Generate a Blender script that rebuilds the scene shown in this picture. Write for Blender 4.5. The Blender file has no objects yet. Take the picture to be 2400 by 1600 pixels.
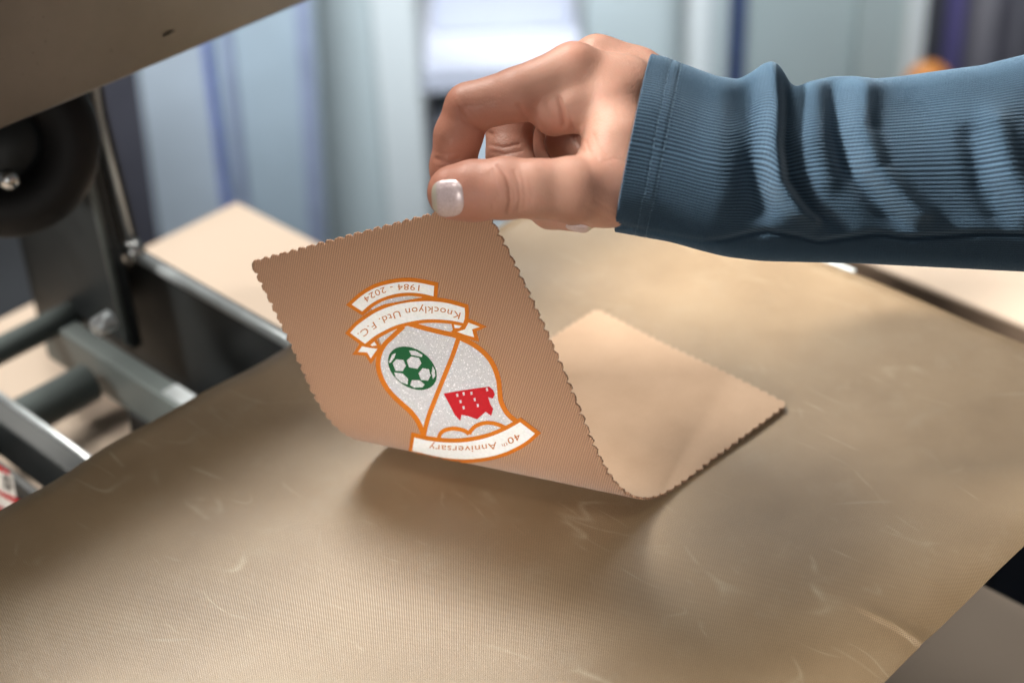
import bpy, bmesh, math, random
import numpy as np
from mathutils import Vector, Matrix

random.seed(7)
rng = np.random.default_rng(7)
scene = bpy.context.scene
COL = scene.collection

# ------------------------------------------------------------------ camera
W0, H0, FPX = 2400.0, 1600.0, 4014.5          # photograph size and focal length in its pixels
PITCH, ROLL, CAMZ = math.radians(34.70), math.radians(-2.54), 0.36
cp_, sp_ = math.cos(PITCH), math.sin(PITCH)
FW = np.array([0, cp_, -sp_])
_r0, _u0 = np.array([1.0, 0, 0]), np.array([0, sp_, cp_])
ca_, sa_ = math.cos(ROLL), math.sin(ROLL)
RT = ca_ * _r0 + sa_ * _u0
UP = -sa_ * _r0 + ca_ * _u0
CAM = np.array([0, 0, CAMZ])
cam_d = bpy.data.cameras.new('camera')
cam = bpy.data.objects.new('camera', cam_d)
COL.objects.link(cam)
m = Matrix.Identity(4)
for i in range(3):
    m[i][0], m[i][1], m[i][2], m[i][3] = RT[i], UP[i], -FW[i], CAM[i]
cam.matrix_world = m
cam_d.sensor_width = 36.0
cam_d.lens = FPX / W0 * 36.0
cam_d.clip_start, cam_d.clip_end = 0.02, 50
cam_d.dof.use_dof = True
cam_d.dof.focus_distance = 0.520
cam_d.dof.aperture_fstop = 7.0
cam_d.dof.aperture_blades = 0
scene.camera = cam

# ------------------------------------------------------------------ world, lamps, exposure
world = bpy.data.worlds.new('World')
scene.world = world
world.use_nodes = True
bg = world.node_tree.nodes['Background']
bg.inputs[0].default_value = (1.0, 0.97, 0.93, 1)
bg.inputs[1].default_value = 0.10

def area(name, loc, target, sx, sy, power, color):
    l = bpy.data.lights.new(name, 'AREA')
    l.shape = 'RECTANGLE'; l.size = sx; l.size_y = sy; l.energy = power; l.color = color
    o = bpy.data.objects.new(name, l); COL.objects.link(o)
    o.location = loc
    o.rotation_euler = (Vector(target) - Vector(loc)).to_track_quat('-Z', 'Y').to_euler()
    return o
area('roof_light', (-0.65, 1.45, 1.48), (0.0, 0.45, 0.0), 0.58, 0.48, 42, (1.0, 0.955, 0.875))
area('back_window_light', (0.30, 2.30, 1.50), (0.0, 0.47, 0.0), 1.4, 0.6, 13, (1.0, 0.95, 0.88))
area('left_window_light', (-1.20, 0.37, 1.12), (0.06, 0.46, 0.12), 0.25, 0.25, 2.8, (1.0, 0.94, 0.86)).data.spread = math.radians(26)
area('front_fill_light', (-0.30, -0.85, 0.42), (0.0, 0.45, 0.03), 0.9, 0.7, 2.5, (1.0, 0.96, 0.91))  # soft fill added from the front to brighten the flap and crest
area('flap_fill_light', (-0.62, -0.50, 0.30), (-0.02, 0.43, -0.005), 0.14, 0.14, 0.088, (1.0, 0.96, 0.90)).data.spread = math.radians(12)  # narrow beam added to brighten the lifted flap; no lamp stands there
area('sheet_fill_light', (-0.05, 0.10, 1.30), (0.0, 0.33, 0.0), 0.25, 0.25, 0.17, (1.0, 0.94, 0.84)).data.spread = math.radians(45)  # overhead fill added to lift the near sheet and the flap's shadow
area('cabinet_fill_light', (0.0, 0.0, 1.10), (0.0, 1.5, -0.15), 0.8, 0.12, 3.0, (0.93, 0.97, 1.0)).data.spread = math.radians(26)  # beam added to light the cabinets behind and miss the hand
scene.view_settings.view_transform = 'Standard'
scene.view_settings.look = 'None'
scene.view_settings.exposure = 0.0
scene.view_settings.gamma = 1.0
scene.render.engine = 'CYCLES'
scene.cycles.use_denoising = True
scene.cycles.max_bounces = 8

# ------------------------------------------------------------------ helpers: geometry
def ray(x, y):
    return FW + RT * ((x - W0 / 2) / FPX) - UP * ((y - H0 / 2) / FPX)
def at(x, y, z=0.0):
    d = ray(x, y); return CAM + d * ((z - CAMZ) / d[2])
def dep(x, y, D):
    return CAM + ray(x, y) * D
def aty(x, y, Y):
    d = ray(x, y); return CAM + d * (Y / d[1])
S2 = math.sqrt(0.5)
D1 = np.array([S2, S2, 0]); D2 = np.array([-S2, S2, 0])       # the press's own axes
def pq(x, y, z=0.0):
    P = at(x, y, z); return float(P @ D1), float(P @ D2)
def PQ(p, q, z):
    return p * D1 + q * D2 + np.array([0, 0, z])
def px_of(Q):
    d = Q - CAM; z = d @ FW
    return np.stack([W0 / 2 + FPX * (d @ RT) / z, H0 / 2 - FPX * (d @ UP) / z], -1)

def link(name, me, mat, parent=None, smooth=False):
    o = bpy.data.objects.new(name, me)
    COL.objects.link(o)
    if mat is not None and len(me.materials) == 0:
        me.materials.append(mat)
    if smooth:
        me.polygons.foreach_set('use_smooth', [True] * len(me.polygons))
    if parent is not None:
        o.parent = parent
    return o
def world_origin(o):
    v = Vector((0, 0, 0))
    while o is not None:
        v = v + Vector(o.location); o = o.parent
    return np.array(v)
def mesh_obj(name, verts, faces, mat, parent=None, smooth=False, origin=None):
    """verts are world coordinates; the object's origin is put at its base."""
    verts = np.asarray(verts, float)
    if parent is not None:
        org = world_origin(parent); loc = (0, 0, 0)
    else:
        org = np.array(origin) if origin is not None else np.array([*(verts[:, :2].min(0) + verts[:, :2].max(0)) / 2, verts[:, 2].min()])
        loc = tuple(org)
    me = bpy.data.meshes.new(name)
    me.from_pydata((verts - org).tolist(), [], [list(map(int, f)) for f in faces])
    me.update()
    o = link(name, me, mat, parent, smooth)
    o.location = loc
    return o
def empty(name, loc):
    o = bpy.data.objects.new(name, None); COL.objects.link(o); o.location = tuple(loc)
    o.empty_display_size = 0.02
    return o
def tag(o, label, cat, group=None):
    o['label'] = label; o['category'] = cat
    if group: o['group'] = group
    return o
def bevel(o, w, seg=2):
    b = o.modifiers.new('bevel', 'BEVEL'); b.width = w; b.segments = seg; b.limit_method = 'ANGLE'
    return o
def box_pq(name, p0, p1, q0, q1, z0, z1, mat, parent=None, bev=0.001):
    vs = [PQ(p, q, z) for z in (z0, z1) for (p, q) in ((p0, q0), (p1, q0), (p1, q1), (p0, q1))]
    fs = [(0, 3, 2, 1), (4, 5, 6, 7), (0, 1, 5, 4), (1, 2, 6, 5), (2, 3, 7, 6), (3, 0, 4, 7)]
    o = mesh_obj(name, vs, fs, mat, parent)
    return bevel(o, bev) if bev else o
def box_xyz(name, x0, x1, y0, y1, z0, z1, mat, parent=None, bev=0.002):
    vs = [(x, y, z) for z in (z0, z1) for (x, y) in ((x0, y0), (x1, y0), (x1, y1), (x0, y1))]
    fs = [(0, 3, 2, 1), (4, 5, 6, 7), (0, 1, 5, 4), (1, 2, 6, 5), (2, 3, 7, 6), (3, 0, 4, 7)]
    o = mesh_obj(name, vs, fs, mat, parent)
    return bevel(o, bev) if bev else o
def prism(name, outline, thick_vec, mat, parent=None, bev=0.001):
    """outline: world points of a flat polygon; extruded by thick_vec"""
    n = len(outline); o = np.asarray(outline, float); t = np.asarray(thick_vec, float)
    vs = np.concatenate([o, o + t])
    fs = [tuple(range(n))[::-1], tuple(range(n, 2 * n))] + [(i, (i + 1) % n, n + (i + 1) % n, n + i) for i in range(n)]
    ob = mesh_obj(name, vs, fs, mat, parent)
    bm = bmesh.new(); bm.from_mesh(ob.data); bmesh.ops.recalc_face_normals(bm, faces=bm.faces); bm.to_mesh(ob.data); bm.free()
    return bevel(ob, bev) if bev else ob
def tube(name, path, radii, mat, parent=None, n=24, closed=False, cap=True):
    path = np.asarray(path, float); k = len(path)
    radii = np.broadcast_to(np.asarray(radii, float), (k,))
    vs, fs = [], []
    nrm = None
    for i in range(k):
        a = path[(i - 1) % k] if (closed or i > 0) else path[i]
        b = path[(i + 1) % k] if (closed or i < k - 1) else path[i]
        t = (b - a) / np.linalg.norm(b - a)
        if nrm is None:
            nrm = np.cross(t, [0.3, 0.2, 0.9]); nrm /= np.linalg.norm(nrm)
        nrm = nrm - t * (nrm @ t); nrm /= np.linalg.norm(nrm)
        bn = np.cross(t, nrm)
        for j in range(n):
            th = 2 * math.pi * j / n
            vs.append(path[i] + radii[i] * (math.cos(th) * nrm + math.sin(th) * bn))
    for i in range(k if closed else k - 1):
        for j in range(n):
            fs.append((i * n + j, i * n + (j + 1) % n, ((i + 1) % k) * n + (j + 1) % n, ((i + 1) % k) * n + j))
    if not closed and cap:
        fs.append(tuple(range(n))[::-1]); fs.append(tuple((k - 1) * n + j for j in range(n)))
    o = mesh_obj(name, vs, fs, mat, parent, smooth=True)
    return o

# ------------------------------------------------------------------ helpers: materials
class NT:
    def __init__(s, name):
        s.m = bpy.data.materials.new(name); s.m.use_nodes = True
        s.t = s.m.node_tree; s.n = s.t.nodes; s.b = s.n['Principled BSDF']
    def node(s, typ, **kw):
        n = s.n.new(typ)
        for k, v in kw.items():
            if k in n.inputs: n.inputs[k].default_value = v
            else: setattr(n, k, v)
        return n
    def l(s, a, b): s.t.links.new(a, b)
    def coord(s, kind='Object', scale=(1, 1, 1), rot=(0, 0, 0)):
        c = s.node('ShaderNodeTexCoord'); mp = s.node('ShaderNodeMapping')
        mp.inputs['Scale'].default_value = scale; mp.inputs['Rotation'].default_value = rot
        s.l(c.outputs[kind], mp.inputs['Vector']); return mp.outputs[0]
    def noise(s, vec, scale, detail=3, rough=0.5):
        n = s.node('ShaderNodeTexNoise'); n.inputs['Scale'].default_value = scale
        n.inputs['Detail'].default_value = detail; n.inputs['Roughness'].default_value = rough
        s.l(vec, n.inputs['Vector']); return n.outputs['Fac']
    def ramp(s, fac, stops, interp='LINEAR'):
        r = s.node('ShaderNodeValToRGB'); r.color_ramp.interpolation = interp
        while len(r.color_ramp.elements) < len(stops): r.color_ramp.elements.new(0.5)
        for e, (p, c) in zip(r.color_ramp.elements, stops):
            e.position = p; e.color = (*c, 1) if len(c) == 3 else c
        s.l(fac, r.inputs[0]); return r.outputs[0]
    def math(s, op, a, b=None, c=None, clamp=False):
        n = s.node('ShaderNodeMath', operation=op, use_clamp=clamp)
        for i, v in enumerate((a, b, c)):
            if v is None: continue
            if isinstance(v, (int, float)): n.inputs[i].default_value = v
            else: s.l(v, n.inputs[i])
        return n.outputs[0]
    def mix(s, fac, a, b, blend='MIX'):
        n = s.node('ShaderNodeMix', data_type='RGBA', blend_type=blend)
        for sock, v in ((n.inputs[0], fac), (n.inputs[6], a), (n.inputs[7], b)):
            if isinstance(v, (int, float)): sock.default_value = v
            elif isinstance(v, tuple): sock.default_value = (*v, 1) if len(v) == 3 else v
            else: s.l(v, sock)
        return n.outputs[2]
    def bump(s, h, strength, dist=0.001, prev=None):
        b = s.node('ShaderNodeBump'); b.inputs['Strength'].default_value = strength
        b.inputs['Distance'].default_value = dist; s.l(h, b.inputs['Height'])
        if prev is not None: s.l(prev, b.inputs['Normal'])
        return b.outputs[0]
    def out(s, color=None, rough=None, metal=None, normal=None, **kw):
        for key, v in (('Base Color', color), ('Roughness', rough), ('Metallic', metal), ('Normal', normal)):
            if v is None: continue
            if isinstance(v, (int, float)): s.b.inputs[key].default_value = v
            elif isinstance(v, tuple): s.b.inputs[key].default_value = (*v, 1)
            else: s.l(v, s.b.inputs[key])
        for k, v in kw.items():
            s.b.inputs[k.replace('_', ' ')].default_value = v
        return s.m
def plain(name, col, rough=0.5, metal=0.0, var=0.12, nscale=40, bumps=0.0, **kw):
    t = NT(name); v = t.coord()
    n = t.noise(v, nscale, 4)
    c = t.ramp(n, [(0.3, tuple(x * (1 - var) for x in col)), (0.7, tuple(min(1, x * (1 + var)) for x in col))])
    r = t.math('MULTIPLY_ADD', n, 0.2, rough - 0.1)
    nm = t.bump(t.noise(v, nscale * 12, 3), bumps) if bumps else None
    return t.out(c, r, metal, nm, **kw)

M = {}
M['paint_dark'] = plain('dark_grey_enamel', (0.020, 0.024, 0.026), 0.52, 0.0, 0.15, 60)
M['paint_grey'] = plain('grey_green_enamel', (0.13, 0.155, 0.155), 0.42, 0.0, 0.1, 50)
M['steel_edge'] = plain('bright_cut_steel', (0.55, 0.60, 0.63), 0.35, 0.6, 0.1, 80)
M['rubber'] = plain('black_rubber', (0.004, 0.004, 0.005), 0.6, 0.0, 0.2, 60)
M['chrome'] = plain('chrome', (0.75, 0.77, 0.78), 0.18, 1.0, 0.05, 60)
M['wood'] = None
t = NT('pale_laminate'); v = t.coord()
n1 = t.noise(t.coord(scale=(1, 1, 1)), 9, 4)
t.out(t.ramp(n1, [(0.3, (0.61, 0.485, 0.385)), (0.7, (0.68, 0.56, 0.455))]), 0.75, 0.0, t.bump(t.noise(v, 900, 2), 0.05)); M['wood'] = t.m
M['wood_edge'] = plain('brown_board_edge', (0.17, 0.12, 0.085), 0.6, 0, 0.15, 60)
M['floor'] = plain('dark_floor', (0.05, 0.055, 0.065), 0.5, 0, 0.2, 6)
M['pad'] = plain('brown_silicone_pad', (0.10, 0.06, 0.04), 0.7)
M['cab_white'] = plain('white_cabinet_lacquer', (0.55, 0.60, 0.62), 0.4, 0, 0.03, 5)
M['cab_grey'] = plain('grey_cabinet_panel', (0.37, 0.43, 0.45), 0.45, 0, 0.06, 5)
M['cab_green'] = plain('grey_green_door', (0.29, 0.35, 0.36), 0.45, 0, 0.06, 4)
M['navy'] = plain('navy_strip', (0.035, 0.055, 0.12), 0.5)
M['paper'] = plain('pale_lavender_paper', (0.42, 0.45, 0.54), 0.6, 0, 0.03, 8)
M['film'] = plain('pale_blue_film', (0.42, 0.52, 0.60), 0.35, 0, 0.12, 7)
M['film2'] = plain('milky_blue_film', (0.50, 0.58, 0.66), 0.35, 0, 0.12, 7)
M['blue'] = plain('blue_strip', (0.17, 0.22, 0.50), 0.4)
M['blue_pale'] = plain('pale_violet_strip', (0.29, 0.34, 0.49), 0.4)
M['charcoal'] = plain('charcoal_cloth', (0.028, 0.03, 0.04), 0.8)
M['purple'] = plain('dark_violet_cloth', (0.035, 0.03, 0.11), 0.8)
M['mauve_grey'] = plain('mauve_grey_board', (0.07, 0.07, 0.09), 0.6)
M['orange_obj'] = plain('orange_plastic', (0.45, 0.17, 0.03), 0.4)

# ---- brushed aluminium of the upper platen
t = NT('worn_aluminium'); v = t.coord()
n1 = t.noise(v, 14, 5, 0.6); n2 = t.noise(v, 420, 3, 0.7)
spots = t.ramp(n2, [(0.26, (0.55, 0.55, 0.55)), (0.33, (1, 1, 1))])
c = t.mix(1.0, t.ramp(n1, [(0.3, (0.155, 0.165, 0.175)), (0.7, (0.22, 0.23, 0.24))]), spots, 'MULTIPLY')
t.out(c, t.math('MULTIPLY_ADD', n1, 0.14, 0.24), 1.0, t.bump(n2, 0.04)); M['alu'] = t.m

# ---- woven PTFE-coated glass cloth
t = NT('woven_ptfe_sheet'); v = t.coord(rot=(0, 0, -math.pi / 4))
sep = t.node('ShaderNodeSeparateXYZ'); t.l(v, sep.inputs[0])
K = 2 * math.pi / 0.00074
sx = t.math('SINE', t.math('MULTIPLY', sep.outputs[0], K)); sy = t.math('SINE', t.math('MULTIPLY', sep.outputs[1], K))
weave = t.math('MULTIPLY_ADD', t.math('MULTIPLY', sx, sy), 0.5, 0.5)
big = t.noise(v, 16, 5, 0.6); fine = t.noise(v, 120, 4, 0.7)
st1 = t.noise(t.coord(scale=(1, 0.12, 1), rot=(0, 0, 0.5)), 130, 3, 0.6)
st2 = t.noise(t.coord(scale=(0.12, 1, 1), rot=(0, 0, 0.3)), 110, 3, 0.6)
scr = t.math('MAXIMUM', t.ramp(st1, [(0.68, (0, 0, 0)), (0.78, (1, 1, 1))]), t.ramp(st2, [(0.68, (0, 0, 0)), (0.78, (1, 1, 1))]))
blot = t.ramp(big, [(0.3, (0.262, 0.182, 0.105)), (0.5, (0.325, 0.233, 0.141)), (0.72, (0.372, 0.278, 0.177))])
blot = t.mix(t.math('MULTIPLY', scr, 0.42), blot, (0.48, 0.42, 0.32))
for k_, (rot_, sc_, lo_) in enumerate(((0.9, 34, 0.006), (2.1, 27, 0.006), (-0.4, 41, 0.005), (1.5, 19, 0.005))):
    cv = t.node('ShaderNodeTexNoise'); cv.inputs['Scale'].default_value = sc_; cv.inputs['Detail'].default_value = 1.5
    mp_ = t.node('ShaderNodeMapping'); mp_.inputs['Rotation'].default_value = (0, 0, rot_); mp_.inputs['Scale'].default_value = (1, 0.28, 1); mp_.inputs['Location'].default_value = (k_ * 3.1, k_ * 1.7, 0)
    t.l(v, mp_.inputs['Vector']); t.l(mp_.outputs[0], cv.inputs['Vector'])
    ln_ = t.math('ABSOLUTE', t.math('SUBTRACT', cv.outputs['Fac'], 0.5))
    mk_ = t.ramp(t.noise(v, 23 + 7 * k_, 3, 0.6), [(0.55, (0, 0, 0)), (0.68, (1, 1, 1))])
    crk = t.math('MULTIPLY', t.ramp(ln_, [(lo_ * 0.2, (1, 1, 1)), (lo_ * 1.1, (0, 0, 0))]), mk_)
    blot = t.mix(t.math('MULTIPLY', crk, 0.5), blot, (0.56, 0.48, 0.35))
sm_ = t.noise(v, 55, 5, 0.7)
blot = t.mix(t.ramp(sm_, [(0.55, (0, 0, 0)), (0.75, (0.35, 0.35, 0.35))]), blot, (0.40, 0.33, 0.235))
wcol = t.mix(t.ramp(weave, [(0.15, (0, 0, 0)), (0.8, (1, 1, 1))]), t.mix(1.0, blot, (0.50, 0.46, 0.42), 'MULTIPLY'), t.mix(1.0, blot, (1.34, 1.34, 1.32), 'MULTIPLY'))
nm = t.bump(weave, 0.5, 0.00014)
nm = t.bump(fine, 0.12, 0.0006, nm)
t.out(wcol, t.math('MULTIPLY_ADD', big, 0.16, 0.24), 0.0, nm, Specular_IOR_Level=0.8); M['ptfe'] = t.m

# ---- the tan twill, napped on the back
t = NT('tan_twill_face'); uvc = t.coord('UV')
sep = t.node('ShaderNodeSeparateXYZ'); t.l(uvc, sep.inputs[0])
diag = t.math('ADD', t.math('MULTIPLY', sep.outputs[0], 0.78), t.math('MULTIPLY', sep.outputs[1], 1.0))
rib = t.math('MULTIPLY_ADD', t.math('SINE', t.math('MULTIPLY', diag, 2 * math.pi / 0.95)), 0.5, 0.5)
knit = t.math('MULTIPLY_ADD', t.math('SINE', t.math('MULTIPLY', t.math('SUBTRACT', sep.outputs[0], t.math('MULTIPLY', sep.outputs[1], 0.6)), 2 * math.pi / 0.7)), 0.5, 0.5)
fz = t.noise(uvc, 2.2, 3, 0.7)
h = t.math('ADD', t.math('MULTIPLY', rib, 0.7), t.math('MULTIPLY', knit, 0.3))
c = t.ramp(h, [(0.12, (0.29, 0.152, 0.090)), (0.7, (0.55, 0.318, 0.200))])
c = t.mix(0.25, c, t.ramp(fz, [(0.3, (0.34, 0.20, 0.12)), (0.7, (0.49, 0.305, 0.195))]))
t.out(c, 0.9, 0, t.bump(fz, 0.35, 0.0003, t.bump(h, 0.9, 0.00026)), Sheen_Weight=0.25, Sheen_Roughness=0.5, Specular_IOR_Level=0.2); M['twill'] = t.m
t = NT('tan_napped_back'); uvc = t.coord('UV')
sep = t.node('ShaderNodeSeparateXYZ'); t.l(uvc, sep.inputs[0])
fz = t.noise(uvc, 1.6, 4, 0.75); fb = t.noise(uvc, 0.08, 4, 0.6)
w = t.math('MULTIPLY_ADD', t.math('MULTIPLY', t.math('SINE', t.math('MULTIPLY', sep.outputs[0], 7.4)), t.math('SINE', t.math('MULTIPLY', sep.outputs[1], 7.4))), 0.5, 0.5)
c = t.ramp(fb, [(0.3, (0.50, 0.345, 0.235)), (0.7, (0.565, 0.40, 0.28))])
c = t.mix(0.2, c, t.ramp(fz, [(0.3, (0.42, 0.26, 0.15)), (0.7, (0.70, 0.50, 0.33))]))
t.out(c, 0.95, 0, t.bump(fz, 0.4, 0.0003, t.bump(w, 0.4, 0.00015)), Sheen_Weight=0.4, Sheen_Roughness=0.5, Specular_IOR_Level=0.15); M['nap'] = t.m

# ---- crest inks
def glitter():
    t = NT('silver_glitter_film'); v = t.coord()
    vo = t.node('ShaderNodeTexVoronoi'); vo.inputs['Scale'].default_value = 3400; t.l(v, vo.inputs['Vector'])
    sp = t.node('ShaderNodeSeparateColor'); t.l(vo.outputs['Color'], sp.inputs[0])
    flake = t.ramp(sp.outputs[0], [(0.92, (0, 0, 0)), (0.95, (1, 1, 1))])
    c = t.mix(flake, t.ramp(sp.outputs[1], [(0, (0.52, 0.52, 0.55)), (1, (0.66, 0.66, 0.69))]), (0.95, 0.95, 0.97))
    geo = t.node('ShaderNodeNewGeometry')
    d = t.node('ShaderNodeVectorMath', operation='SUBTRACT'); t.l(vo.outputs['Color'], d.inputs[0]); d.inputs[1].default_value = (0.5, 0.5, 0.5)
    s = t.node('ShaderNodeVectorMath', operation='SCALE'); t.l(d.outputs[0], s.inputs[0]); s.inputs['Scale'].default_value = 0.35
    a = t.node('ShaderNodeVectorMath', operation='ADD'); t.l(geo.outputs['Normal'], a.inputs[0]); t.l(s.outputs[0], a.inputs[1])
    nz = t.node('ShaderNodeVectorMath', operation='NORMALIZE'); t.l(a.outputs[0], nz.inputs[0])
    return t.out(c, 0.28, t.math('MULTIPLY', flake, 0.7), nz.outputs[0])
M['glitter'] = glitter()
def ink(name, col, r=0.58):
    t = NT(name); v = t.coord(); n = t.noise(v, 1200, 2)
    return t.out(t.ramp(n, [(0.3, tuple(x * 0.94 for x in col)), (0.7, tuple(min(1, x * 1.05) for x in col))]), r, 0, t.bump(n, 0.10, 0.0002), Specular_IOR_Level=0.25)
M['ink_orange'] = ink('orange_transfer', (0.60, 0.165, 0.006))
M['ink_white'] = ink('white_transfer', (0.84, 0.85, 0.84))
M['ink_text'] = ink('brown_orange_print', (0.50, 0.16, 0.03))
M['ink_green'] = ink('green_transfer', (0.005, 0.095, 0.028))
M['ink_red'] = ink('red_transfer', (0.50, 0.006, 0.014))

# ---- skin, nails, knit
t = NT('skin'); v = t.coord()
nb = t.noise(v, 38, 4, 0.6); nf = t.noise(v, 900, 3, 0.6)
vo = t.node('ShaderNodeTexVoronoi', feature='DISTANCE_TO_EDGE'); vo.inputs['Scale'].default_value = 900; t.l(v, vo.inputs['Vector'])
at_ = t.node('ShaderNodeVertexColor'); at_.layer_name = 'flush_shade'
sepc = t.node('ShaderNodeSeparateColor'); t.l(at_.outputs[0], sepc.inputs[0])
c = t.ramp(nb, [(0.3, (0.41, 0.210, 0.152)), (0.7, (0.53, 0.310, 0.235))])
c = t.mix(sepc.outputs[0], c, (0.40, 0.150, 0.098))  # redder skin; finger shade is also painted in as a darker tone
c = t.mix(t.math('MULTIPLY', sepc.outputs[1], 0.6), c, (0.36, 0.14, 0.09))  # creases darkened in the skin colour, painted shade
mot = t.noise(v, 150, 5, 0.7)
c = t.mix(t.ramp(mot, [(0.5, (0, 0, 0)), (0.72, (0.4, 0.4, 0.4))]), c, (0.52, 0.22, 0.16))
nm = t.bump(t.math('MINIMUM', vo.outputs['Distance'], 0.25), 0.40, 0.0003)
nm = t.bump(nf, 0.22, 0.0002, nm)
nm = t.bump(t.noise(v, 240, 4, 0.6), 0.18, 0.0008, nm)
t.out(c, t.math('MULTIPLY_ADD', nf, 0.22, 0.38), 0, nm, Subsurface_Weight=0.14, Subsurface_Scale=0.0028, Specular_IOR_Level=0.36)
t.b.inputs['Subsurface Radius'].default_value = (1.0, 0.35, 0.2); M['skin'] = t.m
t = NT('pearly_nail_polish'); uvc = t.coord('UV')
sep = t.node('ShaderNodeSeparateXYZ'); t.l(uvc, sep.inputs[0])
nn = t.noise(t.coord(), 1600, 3, 0.6)
tip = t.ramp(sep.outputs[0], [(0.16, (1, 1, 1)), (0.24, (0, 0, 0))])
c = t.mix(tip, t.ramp(nn, [(0.3, (0.55, 0.43, 0.43)), (0.7, (0.72, 0.60, 0.62))]), (0.58, 0.54, 0.44))
t.out(c, 0.34, 0.30, t.bump(nn, 0.25, 0.0002), Coat_Weight=1.0, Coat_Roughness=0.22, Specular_IOR_Level=0.7); M['nail'] = t.m
t = NT('blue_ribbed_knit'); uvc = t.coord('UV')
sep = t.node('ShaderNodeSeparateXYZ'); t.l(uvc, sep.inputs[0])
rb = t.math('MULTIPLY_ADD', t.math('COSINE', t.math('MULTIPLY', sep.outputs[1], 2 * math.pi)), 0.5, 0.5)
st = t.math('MULTIPLY_ADD', t.math('SINE', t.math('MULTIPLY', sep.outputs[0], 2 * math.pi / 0.9)), 0.5, 0.5)
fz = t.noise(t.coord(), 1500, 4, 0.75); fl = t.noise(t.coord(), 60, 4, 0.6)
c = t.ramp(rb, [(0.25, (0.003, 0.008, 0.018)), (0.85, (0.049, 0.091, 0.140))])  # grooves between ribs painted near black, standing in for their shade
c = t.mix(t.math('MULTIPLY', fz, 0.12), c, (0.05, 0.092, 0.135))
c = t.mix(0.1, c, t.ramp(fl, [(0.3, (0.025, 0.052, 0.082)), (0.7, (0.05, 0.09, 0.13))]))
nm = t.bump(fz, 0.5, 0.0004, t.bump(st, 0.25, 0.00015))
t.out(c, 0.92, 0, nm, Sheen_Weight=0.3, Sheen_Roughness=0.45, Specular_IOR_Level=0.15)
t.b.inputs['Sheen Tint'].default_value = (0.55, 0.72, 0.9, 1); M['knit'] = t.m
M['thread'] = plain('blue_sewing_thread', (0.08, 0.14, 0.20), 0.8)

# ================================================================== the setting
FLOOR_Z = -0.95
TZ = -0.10
fl = mesh_obj('floor', [(-4, -2, FLOOR_Z), (4, -2, FLOOR_Z), (4, 5, FLOOR_Z), (-4, 5, FLOOR_Z)], [(0, 1, 2, 3)], M['floor'])
fl['kind'] = 'structure'
WALL_Y = 2.6
wl = box_xyz('wall', -4, 4, WALL_Y, WALL_Y + 0.1, FLOOR_Z, 2.2, M['cab_grey'], None, 0)
wl['kind'] = 'structure'

# ---- work table under the press, side table beyond it
pc, qc = pq(555, 470, TZ)
wt = empty('work_table', PQ(pc - 0.5, qc - 0.6, FLOOR_Z))
tag(wt, 'pale wooden work table top that the black press frame stands on', 'table')
box_pq('table_top', pc - 1.0, pc, qc - 1.2, qc, TZ - 0.03, TZ, M['wood'], wt, 0.002)
for (a, b) in ((pc - 0.95, qc - 1.15), (pc - 0.08, qc - 1.15), (pc - 0.95, qc - 0.09), (pc - 0.08, qc - 0.09)):
    box_pq('leg', a, a + 0.05, b, b + 0.05, FLOOR_Z, TZ - 0.0302, M['paint_dark'], wt, 0.002)
p2 = 0.634
stb = empty('side_table', PQ(p2 + 0.08, -0.05, FLOOR_Z))
tag(stb, 'bright pale table with brown edge beyond the brown sheet, under the sleeve', 'table')
box_pq('table_top', p2 + 0.002, p2 + 0.17, -0.50, 0.41, TZ - 0.034, TZ, M['wood'], stb, 0.001)
box_pq('edge_band', p2, p2 + 0.0019, -0.50, 0.41, TZ - 0.034, TZ - 0.0006, M['wood_edge'], stb, 0)
for (a, b) in ((p2 + 0.02, -0.46), (p2 + 0.11, -0.46), (p2 + 0.02, 0.30), (p2 + 0.11, 0.30)):
    box_pq('leg', a, a + 0.05, b, b + 0.05, FLOOR_Z, TZ - 0.0342, M['paint_dark'], stb, 0.002)

# ================================================================== heat press
QL, QR, PF, PN = 0.428, 0.173, 0.488, 0.045        # platen extent on the press's axes
hp = empty('heat_press', PQ(0.30, 0.40, TZ))
tag(hp, 'heat press with open aluminium upper platen, dark frame and black handwheel', 'heat press')
box_pq('lower_platen', PN, PF - 0.006, QR + 0.009, QL - 0.006, -0.020, -0.0065, M['paint_grey'], hp, 0.0015)
box_pq('silicone_pad', PN, PF - 0.006, QR + 0.009, QL - 0.006, -0.0062, -0.0012, M['pad'], hp, 0.001)
box_pq('platen_support', 0.12, 0.42, 0.26, 0.36, -0.06, -0.0203, M['paint_dark'], hp, 0.002)
# far side plate: an L of sheet steel, upright + arm running under the platen
zb = -0.018
pf_, _ = pq(650, 782, zb); _, qu = pq(312, 590, zb)
def side_plate(p, q_up, ztop, zarm, zlow, q_in, up_w, th, nm='side_plate'):
    o = [PQ(p, q_in, zarm), PQ(p, q_up, zarm), PQ(p, q_up + 0.006, ztop - 0.055), PQ(p, q_up + 0.003, ztop), PQ(p, q_up + up_w, ztop),
         PQ(p, q_up + up_w, zlow), PQ(p, q_in, zlow)]
    s = prism(nm, o, D1 * th, M['paint_dark'], hp, 0.0006)
    return s
sp = side_plate(pf_, qu, 0.10, zb, TZ + 0.001, 0.33, 0.10, 0.004)
# bright flange edges along the plate
tube('flange_edge', [PQ(pf_ - 0.001, 0.34, zb), PQ(pf_ - 0.001, qu + 0.002, zb)], 0.0024, M['steel_edge'], sp, 12)
tube('flange_edge', [PQ(pf_ - 0.001, qu, zb + 0.002), PQ(pf_ - 0.001, qu + 0.006, 0.045), PQ(pf_ - 0.001, qu + 0.003, 0.10)], 0.0022, M['steel_edge'], sp, 12)
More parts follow.
